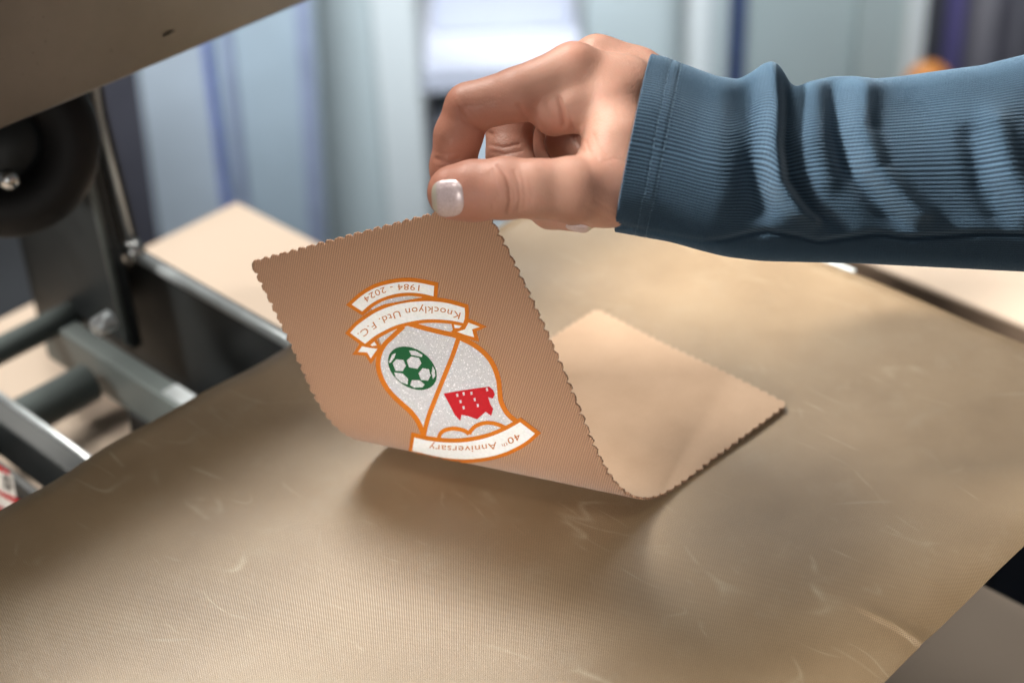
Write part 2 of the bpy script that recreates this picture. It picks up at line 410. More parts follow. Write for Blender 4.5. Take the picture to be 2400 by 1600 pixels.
# middle plate with its lower bar
zm = -0.055
pm_, _ = pq(430, 962, zm); _, qm = pq(215, 858, zm)
mid = prism('side_plate', [PQ(pm_ + .012, qm - 0.004, zm), PQ(pm_ + .012, qm + 0.002, 0.045), PQ(pm_ + .012, qm + 0.006, 0.075), PQ(pm_ + .012, qm + 0.07, 0.075), PQ(pm_ + .012, qm + 0.07, zm)], D1 * 0.006, M['paint_dark'], hp, 0.001)
tube('flange_edge', [PQ(pm_ + .011, qm - 0.003, zm + 0.004), PQ(pm_ + .011, qm + 0.002, 0.045), PQ(pm_ + .011, qm + 0.006, 0.075)], 0.0016, M['paint_grey'], mid, 10)
bar = box_pq('lower_bar', pm_, pm_ + 0.010, 0.36, qm + 0.05, zm - 0.022, zm, M['paint_grey'], hp, 0.0012)
box_pq('label_plate', pm_ + 0.0015, pm_ + 0.009, pq(430, 955, zm)[1] - 0.004, pq(375, 925, zm)[1], zm + 0.0003, zm + 0.0012, M['steel_edge'], bar, 0.0003)
b0 = dep(262, 748, 0.66)
tube('bolt', [b0, b0 - D1 * 0.008], [0.0045, 0.004], M['steel_edge'], hp, 6)
b1 = at(312, 588, zb + 0.002)
tube('bolt', [b1 + D1 * 0.003, b1 - D1 * 0.004], [0.0050, 0.0046], M['chrome'], hp, 16)
# cross tubes
def tube_pix(name, x0, y0, x1, y1, z, r, mat, ext=0.0):
    a, b = at(x0, y0, z), at(x1, y1, z)
    d = (b - a) / np.linalg.norm(b - a)
    return tube(name, [a - d * ext, b], r, mat, hp, 32)
pa = at(210, 895, zm - 0.012)
tube('cross_tube', [pa, pa - D1 * 0.16], 0.0088, M['paint_grey'], hp, 32)
pb = at(120, 760, zm)
tube('cross_tube', [pb + D1 * 0.03, pb - D1 * 0.20], 0.006, M['paint_grey'], hp, 32)
# near rail with the warning sticker on its face
pn_, _ = pq(160, 1112, -0.050)
rail = box_pq('rail', pn_ + 0.001, pn_ + 0.013, 0.40, 0.62, -0.072, -0.050, M['paint_dark'], hp, 0.0012)
tube('rail_edge', [PQ(pn_ + 0.011, 0.405, -0.0496), PQ(pn_ + 0.011, 0.62, -0.0496)], 0.0014, M['steel_edge'], rail, 10)
pk, _ = pq(100, 1150, -0.058)
face = box_pq('front_cover', pk - 0.004, pk, 0.40, 0.62, TZ + 0.001, -0.058, M['paint_dark'], hp, 0.001)
box_pq('latch_block', pf_ - 0.022, pf_ - 0.006, 0.43, 0.47, -0.075, -0.062, M['paint_grey'], hp, 0.002)
box_pq('slide_rail', pf_ - 0.030, pf_ - 0.0045, 0.40, qu - 0.02, -0.088, -0.076, M['rubber'], hp, 0.001)
# sticker: pale ground, red bars, dark lettering block
def on_face(x, y, off):           # point on the cover's near face
    d = ray(x, y); tt = ((pk - 0.004 - off) - CAM @ D1) / (d @ D1); return CAM + d * tt
stk = mesh_obj('warning_sticker', [on_face(*c, 0.0004) for c in ((-60, 1075), (8, 1095), (28, 1110), (44, 1196), (20, 1230), (-60, 1215))], [(0, 1, 2, 3, 4, 5)], M['ink_white'], face)
for poly in (((-60, 1066), (2, 1090), (26, 1108), (20, 1112), (0, 1103), (-60, 1085)), ((-60, 1122), (4, 1152), (46, 1170), (44, 1182), (36, 1180), (2, 1160), (-60, 1132)), ((-60, 1160), (0, 1186), (22, 1196), (16, 1201), (0, 1195), (-60, 1170))):
    mesh_obj('sticker_bar', [on_face(*c, 0.0008) for c in poly], [tuple(range(len(poly)))], M['ink_red'], face)
for poly in (((6, 1112), (22, 1118), (26, 1150), (10, 1144)),):
    q = [on_face(*c, 0.0008) for c in poly]
    qi = [on_face(*c, 0.0008) for c in ((11, 1119), (18, 1122), (21, 1143), (14, 1140))]
    mesh_obj('sticker_letter', q + qi, [(i, (i + 1) % 4, 4 + (i + 1) % 4, 4 + i) for i in range(4)], M['paint_dark'], face)
# handwheel
hub_c = dep(8, 335, 0.645)
ax = CAM - hub_c; ax = ax / np.linalg.norm(ax)
ax = ax + D1 * -0.15 + np.array([0, 0, 0.12]); ax /= np.linalg.norm(ax)
e1 = np.cross(ax, [0, 0, 1]); e1 /= np.linalg.norm(e1); e2 = np.cross(ax, e1)
rim = tube('handwheel', [hub_c + 0.0250 * (math.cos(a) * e1 + math.sin(a) * e2) for a in np.linspace(0, 2 * math.pi, 48, endpoint=False)], 0.0108, M['rubber'], hp, 24, closed=True)
tube('hub', [hub_c - ax * 0.012, hub_c - ax * 0.002, hub_c + ax * 0.003], [0.0160, 0.0160, 0.012], M['paint_dark'], rim, 32)
kb = dep(20, 420, 0.622)
tube('hub_nut', [kb - ax * 0.006, kb, kb + ax * 0.003, kb + ax * 0.004], [0.0040, 0.0040, 0.0028, 0.0010], M['chrome'], rim, 20)
tube('spindle', [hub_c - ax * 0.012, hub_c - ax * 0.07], 0.006, M['chrome'], rim, 24)
# upper platen, swung open
e0 = dep(360, 155, 0.62)
pe, qe, ze = float(e0 @ D1), float(e0 @ D2), float(e0[2])
lean = math.radians(3)
upv = -D2 * math.sin(lean) + np.array([0, 0, math.cos(lean)])
nrm = -D2 * math.cos(lean) - np.array([0, 0, math.sin(lean)])
A0, A1 = PQ(-0.08, qe, ze), PQ(0.42, qe, ze)
up_pl = prism('upper_platen', [A0, A1, A1 + upv * 0.075, A0 + upv * 0.075], -nrm * 0.016, M['alu'], hp, 0.0008)
prism('heater_cover', [A0 + upv * .01 + D1 * .02 - nrm * .0165, A1 + upv * .01 - D1 * .02 - nrm * .0165, A1 + upv * .07 - D1 * .02 - nrm * .0165, A0 + upv * .07 + D1 * .02 - nrm * .0165], -nrm * 0.03, M['paint_dark'], up_pl, 0.003)
box_pq('finger_shade_block', -0.05, 0.17, 0.46, 0.53, 0.10, 0.355, M['paint_dark'], hp, 0.004)  # unseen block added to keep the left lamp off the fingers
box_pq('sheet_shade_block', 0.18, 0.34, 0.495, 0.57, 0.10, 0.16, M['paint_dark'], hp, 0.004)  # hidden block added to shade the left part of the sheet
def on_up(x, y, off):
    d = ray(x, y); tt = ((A0 - CAM) @ nrm + off) / (d @ nrm); return CAM + d * tt
slot = [(380, 86), (388, 79), (400, 73), (411, 71), (408, 75), (398, 80), (388, 85)]
mesh_obj('sensor_slot', [on_up(*c, 0.0004) for c in slot], [tuple(range(len(slot)))], M['rubber'], up_pl)
tab = at(1985, 628, -0.012)
box_pq('locating_tab', PF - 0.003, PF + 0.012, float(tab @ D2) - 0.008, float(tab @ D2) + 0.014, -0.012, -0.0068, M['cab_white'], hp, 0.001)

# ================================================================== brown woven sheet on the platen
def sheet():
    p = np.linspace(PN - 0.01, PF + 0.002, 540); q = np.linspace(QR - 0.002, QL + 0.004, 340)
    Pg, Qg = np.meshgrid(p, q, indexing='ij')
    z = 0.0002 * np.sin(Pg * 46 + 1.3) * np.sin(Qg * 61) + 0.00015 * np.sin(Pg * 130 + Qg * 90)
    z = z - 0.0001
    # edges droop over the pad
    dq = np.clip(Qg - (QL - 0.006), 0, None); z -= dq ** 2 * 22
    dq = np.clip((QR + 0.009) - Qg, 0, None); z -= dq ** 2 * 12
    dp = np.clip(Pg - (PF - 0.008), 0, None); z -= dp ** 2 * 20
    # wavy cut edges
    Qg = Qg + np.where(np.arange(len(q))[None, :] > 300, 0.0009 * np.sin(Pg * 55 + 0.6) + 0.0005 * np.sin(Pg * 143), 0) * np.clip((np.arange(len(q))[None, :] - 300) / 38, 0, 1)
    # pressed creases near the right edge
    for (a, b, amp, wd) in (((1980, 1408), (2158, 1502), 0.00075, 0.0007), ((2125, 1338), (2215, 1378), 0.00045, 0.0007)):
        a, b = np.array(pq(*a)), np.array(pq(*b)); d = (b - a) / np.linalg.norm(b - a)
        s = (Pg - a[0]) * d[0] + (Qg - a[1]) * d[1]; n_ = -(Pg - a[0]) * d[1] + (Qg - a[1]) * d[0]
        f = np.clip(s / 0.012, 0, 1) * (np.clip((np.linalg.norm(b - a) - s) / 0.004, 0, 1) if amp < 0.0006 else 1.0)
        z += f * amp * np.where(n_ < 0, np.exp(-(n_ / wd) ** 2), np.exp(-(n_ / (wd * 5)) ** 2))
    z = np.maximum(z, -0.004)
    n, k = Pg.shape
    V = Pg[..., None] * D1 + Qg[..., None] * D2 + z[..., None] * np.array([0, 0, 1.0])
    V = V.reshape(-1, 3)
    F = [(i * k + j, (i + 1) * k + j, (i + 1) * k + j + 1, i * k + j + 1) for i in range(n - 1) for j in range(k - 1)]
    o = mesh_obj('heat_resistant_sheet', V, [f[::-1] for f in F][::1], M['ptfe'], None, True, origin=(0, 0, 0))
    bm = bmesh.new(); bm.from_mesh(o.data); bmesh.ops.recalc_face_normals(bm, faces=bm.faces)
    if sum(f.normal.z for f in list(bm.faces)[:50]) < 0: bmesh.ops.reverse_faces(bm, faces=bm.faces)
    bm.to_mesh(o.data); bm.free()
    tag(o, 'brown woven heat-resistant sheet covering the lower platen, scuffed and creased', 'sheet')
sheet()

# ================================================================== fabric swatch
CL = dict(c1=np.array([0.09363182, 0.47207457]), ea=-2.374672655, al=2.757518978, off=0.05065, R=0.020448, psi=1.8260656, k=-3.1882131, L=0.1932047, W=0.0879506)
_d = np.linspace(0, 0.25, 2000)
_l = CL['R'] * CL['psi'] * 1.6
_t = np.clip(_d / _l, 0, 1)
_a = CL['psi'] * (_t * _t * (3 - 2 * _t)) + CL['k'] * np.clip(_d - _l * 0.5, 0, None)
_x = np.concatenate([[0], np.cumsum(np.cos((_a[1:] + _a[:-1]) / 2) * np.diff(_d))])
_z = np.concatenate([[0], np.cumsum(np.sin((_a[1:] + _a[:-1]) / 2) * np.diff(_d))])
CLZ = 0.0011
def cloth(u, v, ripple=True):
    u = np.asarray(u, float); v = np.asarray(v, float)
    e = np.array([math.cos(CL['ea']), math.sin(CL['ea'])]); n = np.array([math.sin(CL['ea']), -math.cos(CL['ea'])])
    q = CL['c1'] + u[..., None] * e + v[..., None] * n
    tt = np.array([math.cos(CL['al']), math.sin(CL['al'])]); mm = np.array([-tt[1], tt[0]])
    F = CL['c1'] + e * CL['off']
    dd = (q - F) @ mm; ts = (q - F) @ tt
    xx = np.where(dd < 0, dd, np.interp(dd, _d, _x)); zz = np.where(dd < 0, 0, np.interp(dd, _d, _z)) + CLZ
    zz = zz + np.where(dd < 0, 0.0004 * (1 + np.sin(u * 95 + 1) * np.sin(v * 80)) * np.clip(-dd / 0.01, 0, 1), 0)
    xy = F + ts[..., None] * tt + xx[..., None] * mm
    return np.concatenate([xy, zz[..., None]], -1)
def cloth_n(u, v):
    h = 2e-4
    a = cloth(u + h, v) - cloth(u - h, v); b = cloth(u, v + h) - cloth(u, v - h)
    n = np.cross(a, b); n /= np.linalg.norm(n, axis=-1, keepdims=True)
    return n                                        # sign fixed below
_nt = cloth_n(np.array([0.02]), np.array([0.04]))[0]
NS = -1.0 if _nt[2] > 0 else 1.0                     # face side (the printed one) looks down where the cloth lies flat
def cloth_uv(xy):
    xy = np.asarray(xy, float)
    u = np.full(len(xy), 0.135); v = np.full(len(xy), 0.045)
    for _ in range(40):
        p0 = px_of(cloth(u, v)); h = 1e-5
        du = (px_of(cloth(u + h, v)) - p0) / h; dv = (px_of(cloth(u, v + h)) - p0) / h
        r = xy - p0; det = du[:, 0] * dv[:, 1] - du[:, 1] * dv[:, 0]
        su = (r[:, 0] * dv[:, 1] - r[:, 1] * dv[:, 0]) / det; sv = (du[:, 0] * r[:, 1] - du[:, 1] * r[:, 0]) / det
        u = np.clip(u + np.clip(su, -0.01, 0.01), 0.085, CL['L']); v = np.clip(v + np.clip(sv, -0.01, 0.01), -0.01, CL['W'] + 0.01)
    return u, v
sw = empty('fabric_swatch', (0.04, 0.46, 0.0))
tag(sw, 'tan scallop-edged fabric swatch with club crest, one corner lifted by fingers', 'fabric')
def build_cloth():
    L, Wd = CL['L'], CL['W']; TH = 0.00075
    nu, nv = 620, 290
    u = np.linspace(0, L, nu); v = np.linspace(0, Wd, nv)
    U, V = np.meshgrid(u, v, indexing='ij')
    def scal(s, pitch, ph):
        x = (s / pitch + ph) % 1.0
        return 0.0015 * np.sqrt(np.clip(1 - (2 * x - 1) ** 2, 0, 1)) - 0.0007
    jit = 0.00012
    fo = 0.0025
    w0 = np.clip(1 - V / fo, 0, 1); w1 = np.clip(1 - (Wd - V) / fo, 0, 1)
    x0 = np.clip(1 - U / fo, 0, 1); x1 = np.clip(1 - (L - U) / fo, 0, 1)
    pu, pv = L / 52, Wd / 24
    nz = lambda s, a: jit * (np.sin(s * 4100 + a) + np.sin(s * 2300 + 2 * a))
    V2 = V - w0 * (scal(U, pu, 0) + nz(U, 1)) + w1 * (scal(U, pu, 0) + nz(U, 2))
    U2 = U - x0 * (scal(V, pv, 0) + nz(V, 3)) + x1 * (scal(V, pv, 0) + nz(V, 4))
    A = cloth(U2, V2).reshape(-1, 3); N = (NS * cloth_n(U2, V2)).reshape(-1, 3)
    # the flap sways very slightly so that it is not a perfect cylinder
    g = np.clip((U2 - 0.09) / 0.1, 0, 1).reshape(-1)
    A = A + N * (0.0006 * g * np.sin(V2.reshape(-1) * 70 + U2.reshape(-1) * 30))[:, None] * 0
    top = A - N * TH / 2; bot = A + N * TH / 2            # bot = printed face
    n = nu * nv
    idx = np.arange(n).reshape(nu, nv)
    a, b, c, d = idx[:-1, :-1].ravel(), idx[1:, :-1].ravel(), idx[1:, 1:].ravel(), idx[:-1, 1:].ravel()
    fa = np.stack([a, b, c, d], 1); fb = np.stack([a, d, c, b], 1) + n
    ring = np.concatenate([idx[:, 0], idx[-1, 1:], idx[-2::-1, -1], idx[0, -2:0:-1]])
    r2 = np.roll(ring, -1)
    fr = np.stack([ring, r2, r2 + n, ring + n], 1)
    F = np.concatenate([fa, fb, fr])
    o = mesh_obj('cloth', np.concatenate([top, bot]), F, None, sw, True)
    o.data.materials.append(M['nap']); o.data.materials.append(M['twill'])
    mi = np.zeros(len(F), int); mi[len(fa):] = 1
    o.data.polygons.foreach_set('material_index', mi)
    uvl = o.data.uv_layers.new(name='UVMap')
    uv = np.stack([U2.reshape(-1), V2.reshape(-1)], 1) * 1000
    uv = np.concatenate([uv, uv])
    li = np.empty(len(o.data.loops), int); o.data.loops.foreach_get('vertex_index', li)
    uvl.data.foreach_set('uv', uv[li].ravel())
    bm = bmesh.new(); bm.from_mesh(o.data); bmesh.ops.recalc_face_normals(bm, faces=bm.faces); bm.to_mesh(o.data); bm.free()
    return o
build_cloth()

# ---- crest: drawn in the plane of the print, laid on the cloth
CS, CX, CY = 520 / 1568.0, 780.0, 600.0
OFF0 = 0.00042
def smooth_poly(pts, closed=True, n=6):
    pts = np.asarray(pts, float); k = len(pts); out = []
    rngi = range(k if closed else k - 1)
    for i in rngi:
        p0 = pts[(i - 1) % k] if closed or i > 0 else pts[0]; p1 = pts[i]; p2 = pts[(i + 1) % k]
        p3 = pts[(i + 2) % k] if closed or i < k - 2 else pts[-1]
        for s in np.arange(n) / n:
            out.append(0.5 * ((2 * p1) + (-p0 + p2) * s + (2 * p0 - 5 * p1 + 4 * p2 - p3) * s * s + (-p0 + 3 * p1 - 3 * p2 + p3) * s ** 3))
    if not closed: out.append(pts[-1])
    return np.array(out)
def arcs(*segs):
    """closed outline made of open smooth runs joined by corners"""
    return np.concatenate([smooth_poly(s, False, 6) if len(s) > 2 else np.array(s, float) for s in segs])
def strokes(line, w):
    line = np.asarray(line, float); tg = np.gradient(line, axis=0); tg /= np.linalg.norm(tg, axis=1, keepdims=True)
    nn = np.stack([-tg[:, 1], tg[:, 0]], 1)
    return [np.concatenate([[line[i] + nn[i] * w / 2], [line[i + 1] + nn[i + 1] * w / 2], [line[i + 1] - nn[i + 1] * w / 2], [line[i] - nn[i] * w / 2]]) for i in range(len(line) - 1)]
def grow(poly, d):
    poly = np.asarray(poly, float); a = 0.5 * np.sum(poly[:, 0] * np.roll(poly[:, 1], -1) - poly[:, 1] * np.roll(poly[:, 0], -1))
    e = np.roll(poly, -1, 0) - poly; ln = np.linalg.norm(e, axis=1); keep = ln > 1e-6
    poly, e, ln = poly[keep], e[keep], ln[keep]
    nrm_ = np.stack([e[:, 1], -e[:, 0]], 1) / ln[:, None] * (1 if a > 0 else -1)
    pn = np.roll(nrm_, 1, 0); b = nrm_ + pn; bl = np.linalg.norm(b, axis=1, keepdims=True); b /= np.maximum(bl, 0.3)
    cosv = np.clip(np.sum(b * nrm_, 1), 0.5, 1)
    return poly + b * (d / cosv)[:, None]
def decal(name, polys, mat, off, parent, thick=0.0, step=22):
    bm = bmesh.new()
    for poly in polys:
        vs = [bm.verts.new((float(x), float(y), 0)) for x, y in poly]
        try: bm.faces.new(vs)
        except ValueError: pass
    bmesh.ops.triangulate(bm, faces=bm.faces)
    xs = [v.co.x for v in bm.verts]; ys = [v.co.y for v in bm.verts]
    for ax_, lo, hi in ((0, min(xs), max(xs)), (1, min(ys), max(ys))):
        g = math.floor(lo / step) * step + step
        while g < hi:
            no = (1, 0, 0) if ax_ == 0 else (0, 1, 0); co = (g, 0, 0) if ax_ == 0 else (0, g, 0)
            bmesh.ops.bisect_plane(bm, geom=list(bm.verts) + list(bm.edges) + list(bm.faces), plane_co=co, plane_no=no, dist=1e-5)
            g += step
    bmesh.ops.triangulate(bm, faces=bm.faces)
    bm.verts.ensure_lookup_table()
    P2 = np.array([(v.co.x, v.co.y) for v in bm.verts]); F = [[v.index for v in f.verts] for f in bm.faces]
    bm.verts.index_update(); F = [[v.index for v in f.verts] for f in bm.faces]
    bm.free()
    u, v = cloth_uv(np.stack([CX + CS * P2[:, 0], CY + CS * P2[:, 1]], 1))
    nn = NS * cloth_n(u, v); Q = cloth(u, v) + nn * (0.000375 + off)
    o = mesh_obj(name, Q, F, mat, parent, False)
    bm = bmesh.new(); bm.from_mesh(o.data)
    cdir = Vector(CAM - Q.mean(0))
    for f in bm.faces:
        if f.normal.dot(cdir) < 0: f.normal_flip()
    if thick:
        ret = bmesh.ops.extrude_face_region(bm, geom=list(bm.faces))
        nv = [g for g in ret['geom'] if isinstance(g, bmesh.types.BMVert)]
        bm.verts.ensure_lookup_table()
        mn = Vector(nn.mean(0))
        for vtx in bm.verts:
            pass
        for vtx in nv: vtx.co += mn * 0.0
        old = [vtx for vtx in bm.verts if vtx not in set(nv)]
        for vtx in old: vtx.co -= mn * thick
    bm.to_mesh(o.data); bm.free()
    return o
RA = arcs([(140, 335), (215, 270), (300, 220), (400, 190), (500, 175), (600, 178), (723, 203)], [(718, 276), (640, 258), (540, 250), (440, 262), (340, 295), (270, 335), (215, 383)])
RB = arcs([(130, 535), (175, 485), (240, 435), (320, 385), (420, 345), (520, 322), (620, 312), (720, 312), (820, 325), (938, 358)], [(941, 400), (937, 435), (928, 465)], [(850, 448), (760, 440), (660, 440), (560, 455), (460, 480), (380, 515), (300, 560), (235, 612)])
RC = arcs([(582, 1268), (680, 1290), (790, 1303), (900, 1305), (1010, 1292), (1120, 1265), (1230, 1220), (1330, 1165)], [(1435, 1245), (1370, 1300), (1280, 1350), (1180, 1388), (1060, 1412), (940, 1420), (820, 1412), (700, 1392), (567, 1358)])
TR = np.array([(885, 527), (940, 510), (965, 462), (1045, 492), (990, 510), (1005, 565), (940, 548)], float)
TR2 = np.array([(862, 476), (917, 486), (900, 501), (868, 500)], float)
TL = np.array([(185, 670), (213, 630), (262, 640), (322, 648), (275, 715), (250, 674)], float)
TL2 = np.array([(272, 620), (300, 598), (317, 622), (285, 629)], float)
S1 = smooth_poly([(505, 490), (430, 560), (370, 620), (335, 690), (325, 770), (345, 850), (385, 925), (440, 990), (500, 1045), (560, 1100), (605, 1160), (635, 1225), (645, 1265)], False)
S2_ = smooth_poly([(530, 468), (640, 500), (760, 530), (860, 553), (910, 575), (990, 615), (1060, 665), (1115, 725), (1150, 790), (1175, 870), (1183, 940), (1190, 1010), (1215, 1070), (1250, 1120), (1300, 1160)], False)
S3 = smooth_poly([(893, 575), (850, 700), (790, 850), (730, 1000), (680, 1130), (648, 1255)], False)
S4 = smooth_poly([(752, 1285), (765, 1245), (800, 1220), (850, 1210), (900, 1215), (940, 1228), (968, 1248)], False)
S5 = smooth_poly([(968, 1248), (985, 1220), (1020, 1190), (1075, 1172), (1130, 1172), (1180, 1185), (1232, 1208)], False)
base = np.concatenate([S1[::-1], S2_, [(1300, 1180), (1200, 1240), (1000, 1300), (800, 1305), (660, 1285)]])
crest = decal('crest', [base, np.array([(330, 575), (520, 470), (520, 520), (360, 650)], float), np.array([(600, 440), (850, 455), (850, 545), (560, 480)], float), np.array([(240, 330), (330, 240), (520, 225), (720, 240), (735, 320), (600, 330), (430, 345), (300, 390)], float)], M['glitter'], 0.00010, sw)
crest['label'] = 'silver glitter shield with orange outlines and three ribbons'
decal('ribbon_border', [grow(RA, 26)], M['ink_orange'], 0.00022, crest, 0.0002)
decal('ribbon_border', [grow(RB, 26)], M['ink_orange'], 0.00027, crest, 0.0002)
decal('ribbon_border', [grow(RC, 26)], M['ink_orange'], 0.00030, crest, 0.0002)
decal('ribbon_border', [grow(TR, 24)], M['ink_orange'], 0.00020, crest, 0.00015)
decal('ribbon_border', [grow(TL, 24)], M['ink_orange'], 0.00020, crest, 0.00015)
decal('ribbon_border', [grow(TR2, 18)], M['ink_orange'], 0.00018, crest)
decal('ribbon_border', [grow(TL2, 18)], M['ink_orange'], 0.00018, crest)
decal('shield_outline', strokes(S1, 34), M['ink_orange'], 0.00018, crest, 0.00012)
decal('shield_outline', strokes(S2_, 34), M['ink_orange'], 0.00019, crest, 0.00012)
decal('shield_divider', strokes(S3, 32), M['ink_orange'], 0.00021, crest)
decal('cloud_outline', strokes(S4, 28), M['ink_orange'], 0.00023, crest)
decal('cloud_outline', strokes(S5, 28), M['ink_orange'], 0.00025, crest)
# A's own glitter sliver between the two ribbons is left open by a cut-out of the base colour
decal('glitter_sliver', [arcs([(300, 345), (360, 312), (440, 288), (540, 276), (640, 284)], [(560, 292), (470, 304), (380, 325)])], M['glitter'], 0.00034, crest)
decal('ribbon', [RA], M['ink_white'], 0.00036, crest)
decal('ribbon', [RB], M['ink_white'], 0.00037, crest)
decal('ribbon', [RC], M['ink_white'], 0.00038, crest)
for poly in (TR, TR2, TL, TL2): decal('ribbon_tail', [poly], M['ink_white'], 0.00034, crest)
# football
th = np.linspace(0, 2 * math.pi, 48, endpoint=False)
c0 = np.array([568, 786]); axa = np.array([math.cos(0.62), math.sin(0.62)]); axb = np.array([-axa[1], axa[0]])
ball = c0 + np.outer(np.cos(th), axa) * 190 + np.outer(np.sin(th), axb) * 132
decal('football', [ball], M['ink_green'], 0.00024, crest)
for poly in ([(430, 750), (455, 722), (505, 727), (522, 768), (500, 806), (450, 803)], [(530, 730), (560, 702), (615, 712), (632, 750), (605, 789), (545, 778)], [(612, 820), (640, 785), (685, 792), (697, 835), (680, 872), (630, 868)],
             [(440, 815), (500, 822), (538, 860), (535, 900), (490, 885), (452, 850)], [(565, 870), (620, 870), (655, 900), (640, 920), (580, 922), (553, 905)], [(545, 660), (590, 662), (640, 690), (635, 705), (560, 690)],
             [(402, 745), (425, 690), (452, 678), (440, 712), (414, 747)], [(712, 770), (727, 800), (730, 840), (714, 862), (704, 820)]):
    decal('ball_panel', [np.array(poly, float)], M['glitter'], 0.00032, crest)
castle = np.array([(788, 965), (900, 945), (1000, 930), (1110, 915), (1140, 942), (1150, 972), (1135, 1000), (1103, 990), (1118, 1040), (1138, 1072), (1125, 1122), (1085, 1093), (1025, 1146), (960, 1123), (915, 1114), (906, 1156), (865, 1112), (838, 1058)], float)
decal('castle', [castle], M['ink_red'], 0.00024, crest)
for (x, y) in ((885, 976), (930, 966), (985, 962), (1095, 936), (908, 1021), (1008, 1006), (930, 1063), (1030, 1048)):
    decal('castle_window', [np.array([(x - 8, y - 10), (x + 6, y - 12), (x + 9, y + 9), (x - 4, y + 12)], float)], M['glitter'], 0.00032, crest)
# lettering along the ribbons (baseline runs right to left: the crest hangs upside down)
def lettering(parts, line, cap, spread):
    line = smooth_poly(line, False, 8)
    seg = np.concatenate([[0], np.cumsum(np.linalg.norm(np.diff(line, axis=0), axis=1))])
    polysV, polysF = [], []
    x = 0.0; items = []
    for txt, sc_, rise in parts:
        cu = bpy.data.curves.new('txt', 'FONT'); cu.body = txt; cu.size = 1.0; cu.resolution_u = 3; cu.space_character = spread
        ob = bpy.data.objects.new('txt', cu); COL.objects.link(ob)
        dg = bpy.context.evaluated_depsgraph_get(); dg.update()
        me = bpy.data.meshes.new_from_object(ob.evaluated_get(dg))
        V = np.array([v.co[:] for v in me.vertices]); F = [list(p.vertices) for p in me.polygons]
        bpy.data.objects.remove(ob); bpy.data.curves.remove(cu); bpy.data.meshes.remove(me)
        items.append((V[:, 0] * sc_ + x, V[:, 1] * sc_ + rise, F)); x = (V[:, 0] * sc_ + x).max() + 0.06
    x0 = min(i[0].min() for i in items); x1 = max(i[0].max() for i in items)
    out = []
    for X, Y, F in items:
        s = (X - x0) / (x1 - x0) * seg[-1]
        bx_ = np.interp(s, seg, line[:, 0]); by_ = np.interp(s, seg, line[:, 1])
        ex = np.interp(np.clip(s + 3, 0, seg[-1]), seg, line[:, 0]) - np.interp(np.clip(s - 3, 0, seg[-1]), seg, line[:, 0])
        ey = np.interp(np.clip(s + 3, 0, seg[-1]), seg, line[:, 1]) - np.interp(np.clip(s - 3, 0, seg[-1]), seg, line[:, 1])
        ln = np.hypot(ex, ey); tx, ty = ex / ln, ey / ln
        nx, ny = ty, -tx                         # text 'up', towards the lower side of the picture
        h_ = Y / 0.73 * cap
        out.append((np.stack([bx_ + nx * h_, by_ + ny * h_], 1), F))
    return out
def letter_obj(parts, line, cap, off, spread=1.08):
    data = lettering(parts, line, cap, spread)
    VV, FF, n = [], [], 0
    for V, F in data:
        VV.append(V); FF += [[i + n for i in f] for f in F]; n += len(V)
    V = np.concatenate(VV)
    u, v = cloth_uv(np.stack([CX + CS * V[:, 0], CY + CS * V[:, 1]], 1))
    Q = cloth(u, v) + NS * cloth_n(u, v) * (0.000375 + off)
    return mesh_obj('lettering', Q, FF, M['ink_text'], crest)
letter_obj([('1984 - 2024', 1, 0)], [(622, 196), (560, 190), (480, 190), (400, 200), (320, 228), (262, 258), (222, 285)], 44, 0.00046)
letter_obj([('Knocklyon Utd. F.C.', 1, 0)], [(912, 392), (800, 360), (700, 348), (600, 352), (500, 368), (400, 402), (310, 445), (235, 498), (180, 540)], 50, 0.00046)
letter_obj([('40', 1, 0), ('th', 0.55, 0.38), (' Anniversary', 1, 0)], [(1318, 1238), (1250, 1272), (1150, 1303), (1050, 1320), (950, 1327), (850, 1325), (750, 1318), (690, 1310)], 48, 0.00046)

# ================================================================== the hand: one continuous skin
def cpt(x, y, D):
    """camera-frame point in millimetres: right, up, towards the camera"""
    return np.array([(x - 1200) / FPX * D, -(y - 800) / FPX * D, -D], np.float32) * 1000
def rmm(r, D): return r * D / FPX * 1000
def cap_sd(P, a, b, r1, r2, fz=1.0):
    s = np.array([1, 1, fz], np.float32)
    pa = (P - a) * s; ba = ((b - a) * s).astype(np.float32)
    h = np.clip((pa @ ba) / (ba @ ba), 0, 1)
    return np.sqrt(((pa - h[..., None] * ba) ** 2).sum(-1)) - (r1 + (r2 - r1) * h)
def smin(a, b, k):
    h = np.clip(0.5 + 0.5 * (b - a) / k, 0, 1)
    return b + (a - b) * h - k * h * (1 - h)
def chain(P, joints, k=1.5, fz=1.0):
    d = None
    for (a, b) in zip(joints[:-1], joints[1:]):
        c = cap_sd(P, cpt(*a[:3]), cpt(*b[:3]), rmm(a[3], a[2]), rmm(b[3], b[2]), fz)
        d = c if d is None else smin(d, c, k)
    return d
def sstep(x, a, b):
    t_ = np.clip((x - a) / (b - a), 0, 1); return t_ * t_ * (3 - 2 * t_)
THUMB = [(1066, 451, .4945, 65), (1110, 447, .4925, 70), (1185, 441, .4900, 71), (1260, 443, .4880, 68), (1340, 445, .4895, 76), (1420, 440, .4975, 86)]
INDEX = [(1345, 168, .5040, 66), (1215, 222, .5030, 63), (1100, 252, .5070, 57), (1074, 318, .5090, 56), (1061, 392, .5120, 53), (1060, 462, .5150, 46)]
MIDDLE = [(1400, 152, .5250, 62), (1230, 215, .5330, 60), (1194, 285, .5310, 58), (1194, 365, .5260, 54), (1235, 450, .5180, 50), (1290, 492, .5100, 44), (1360, 508, .5060, 37)]
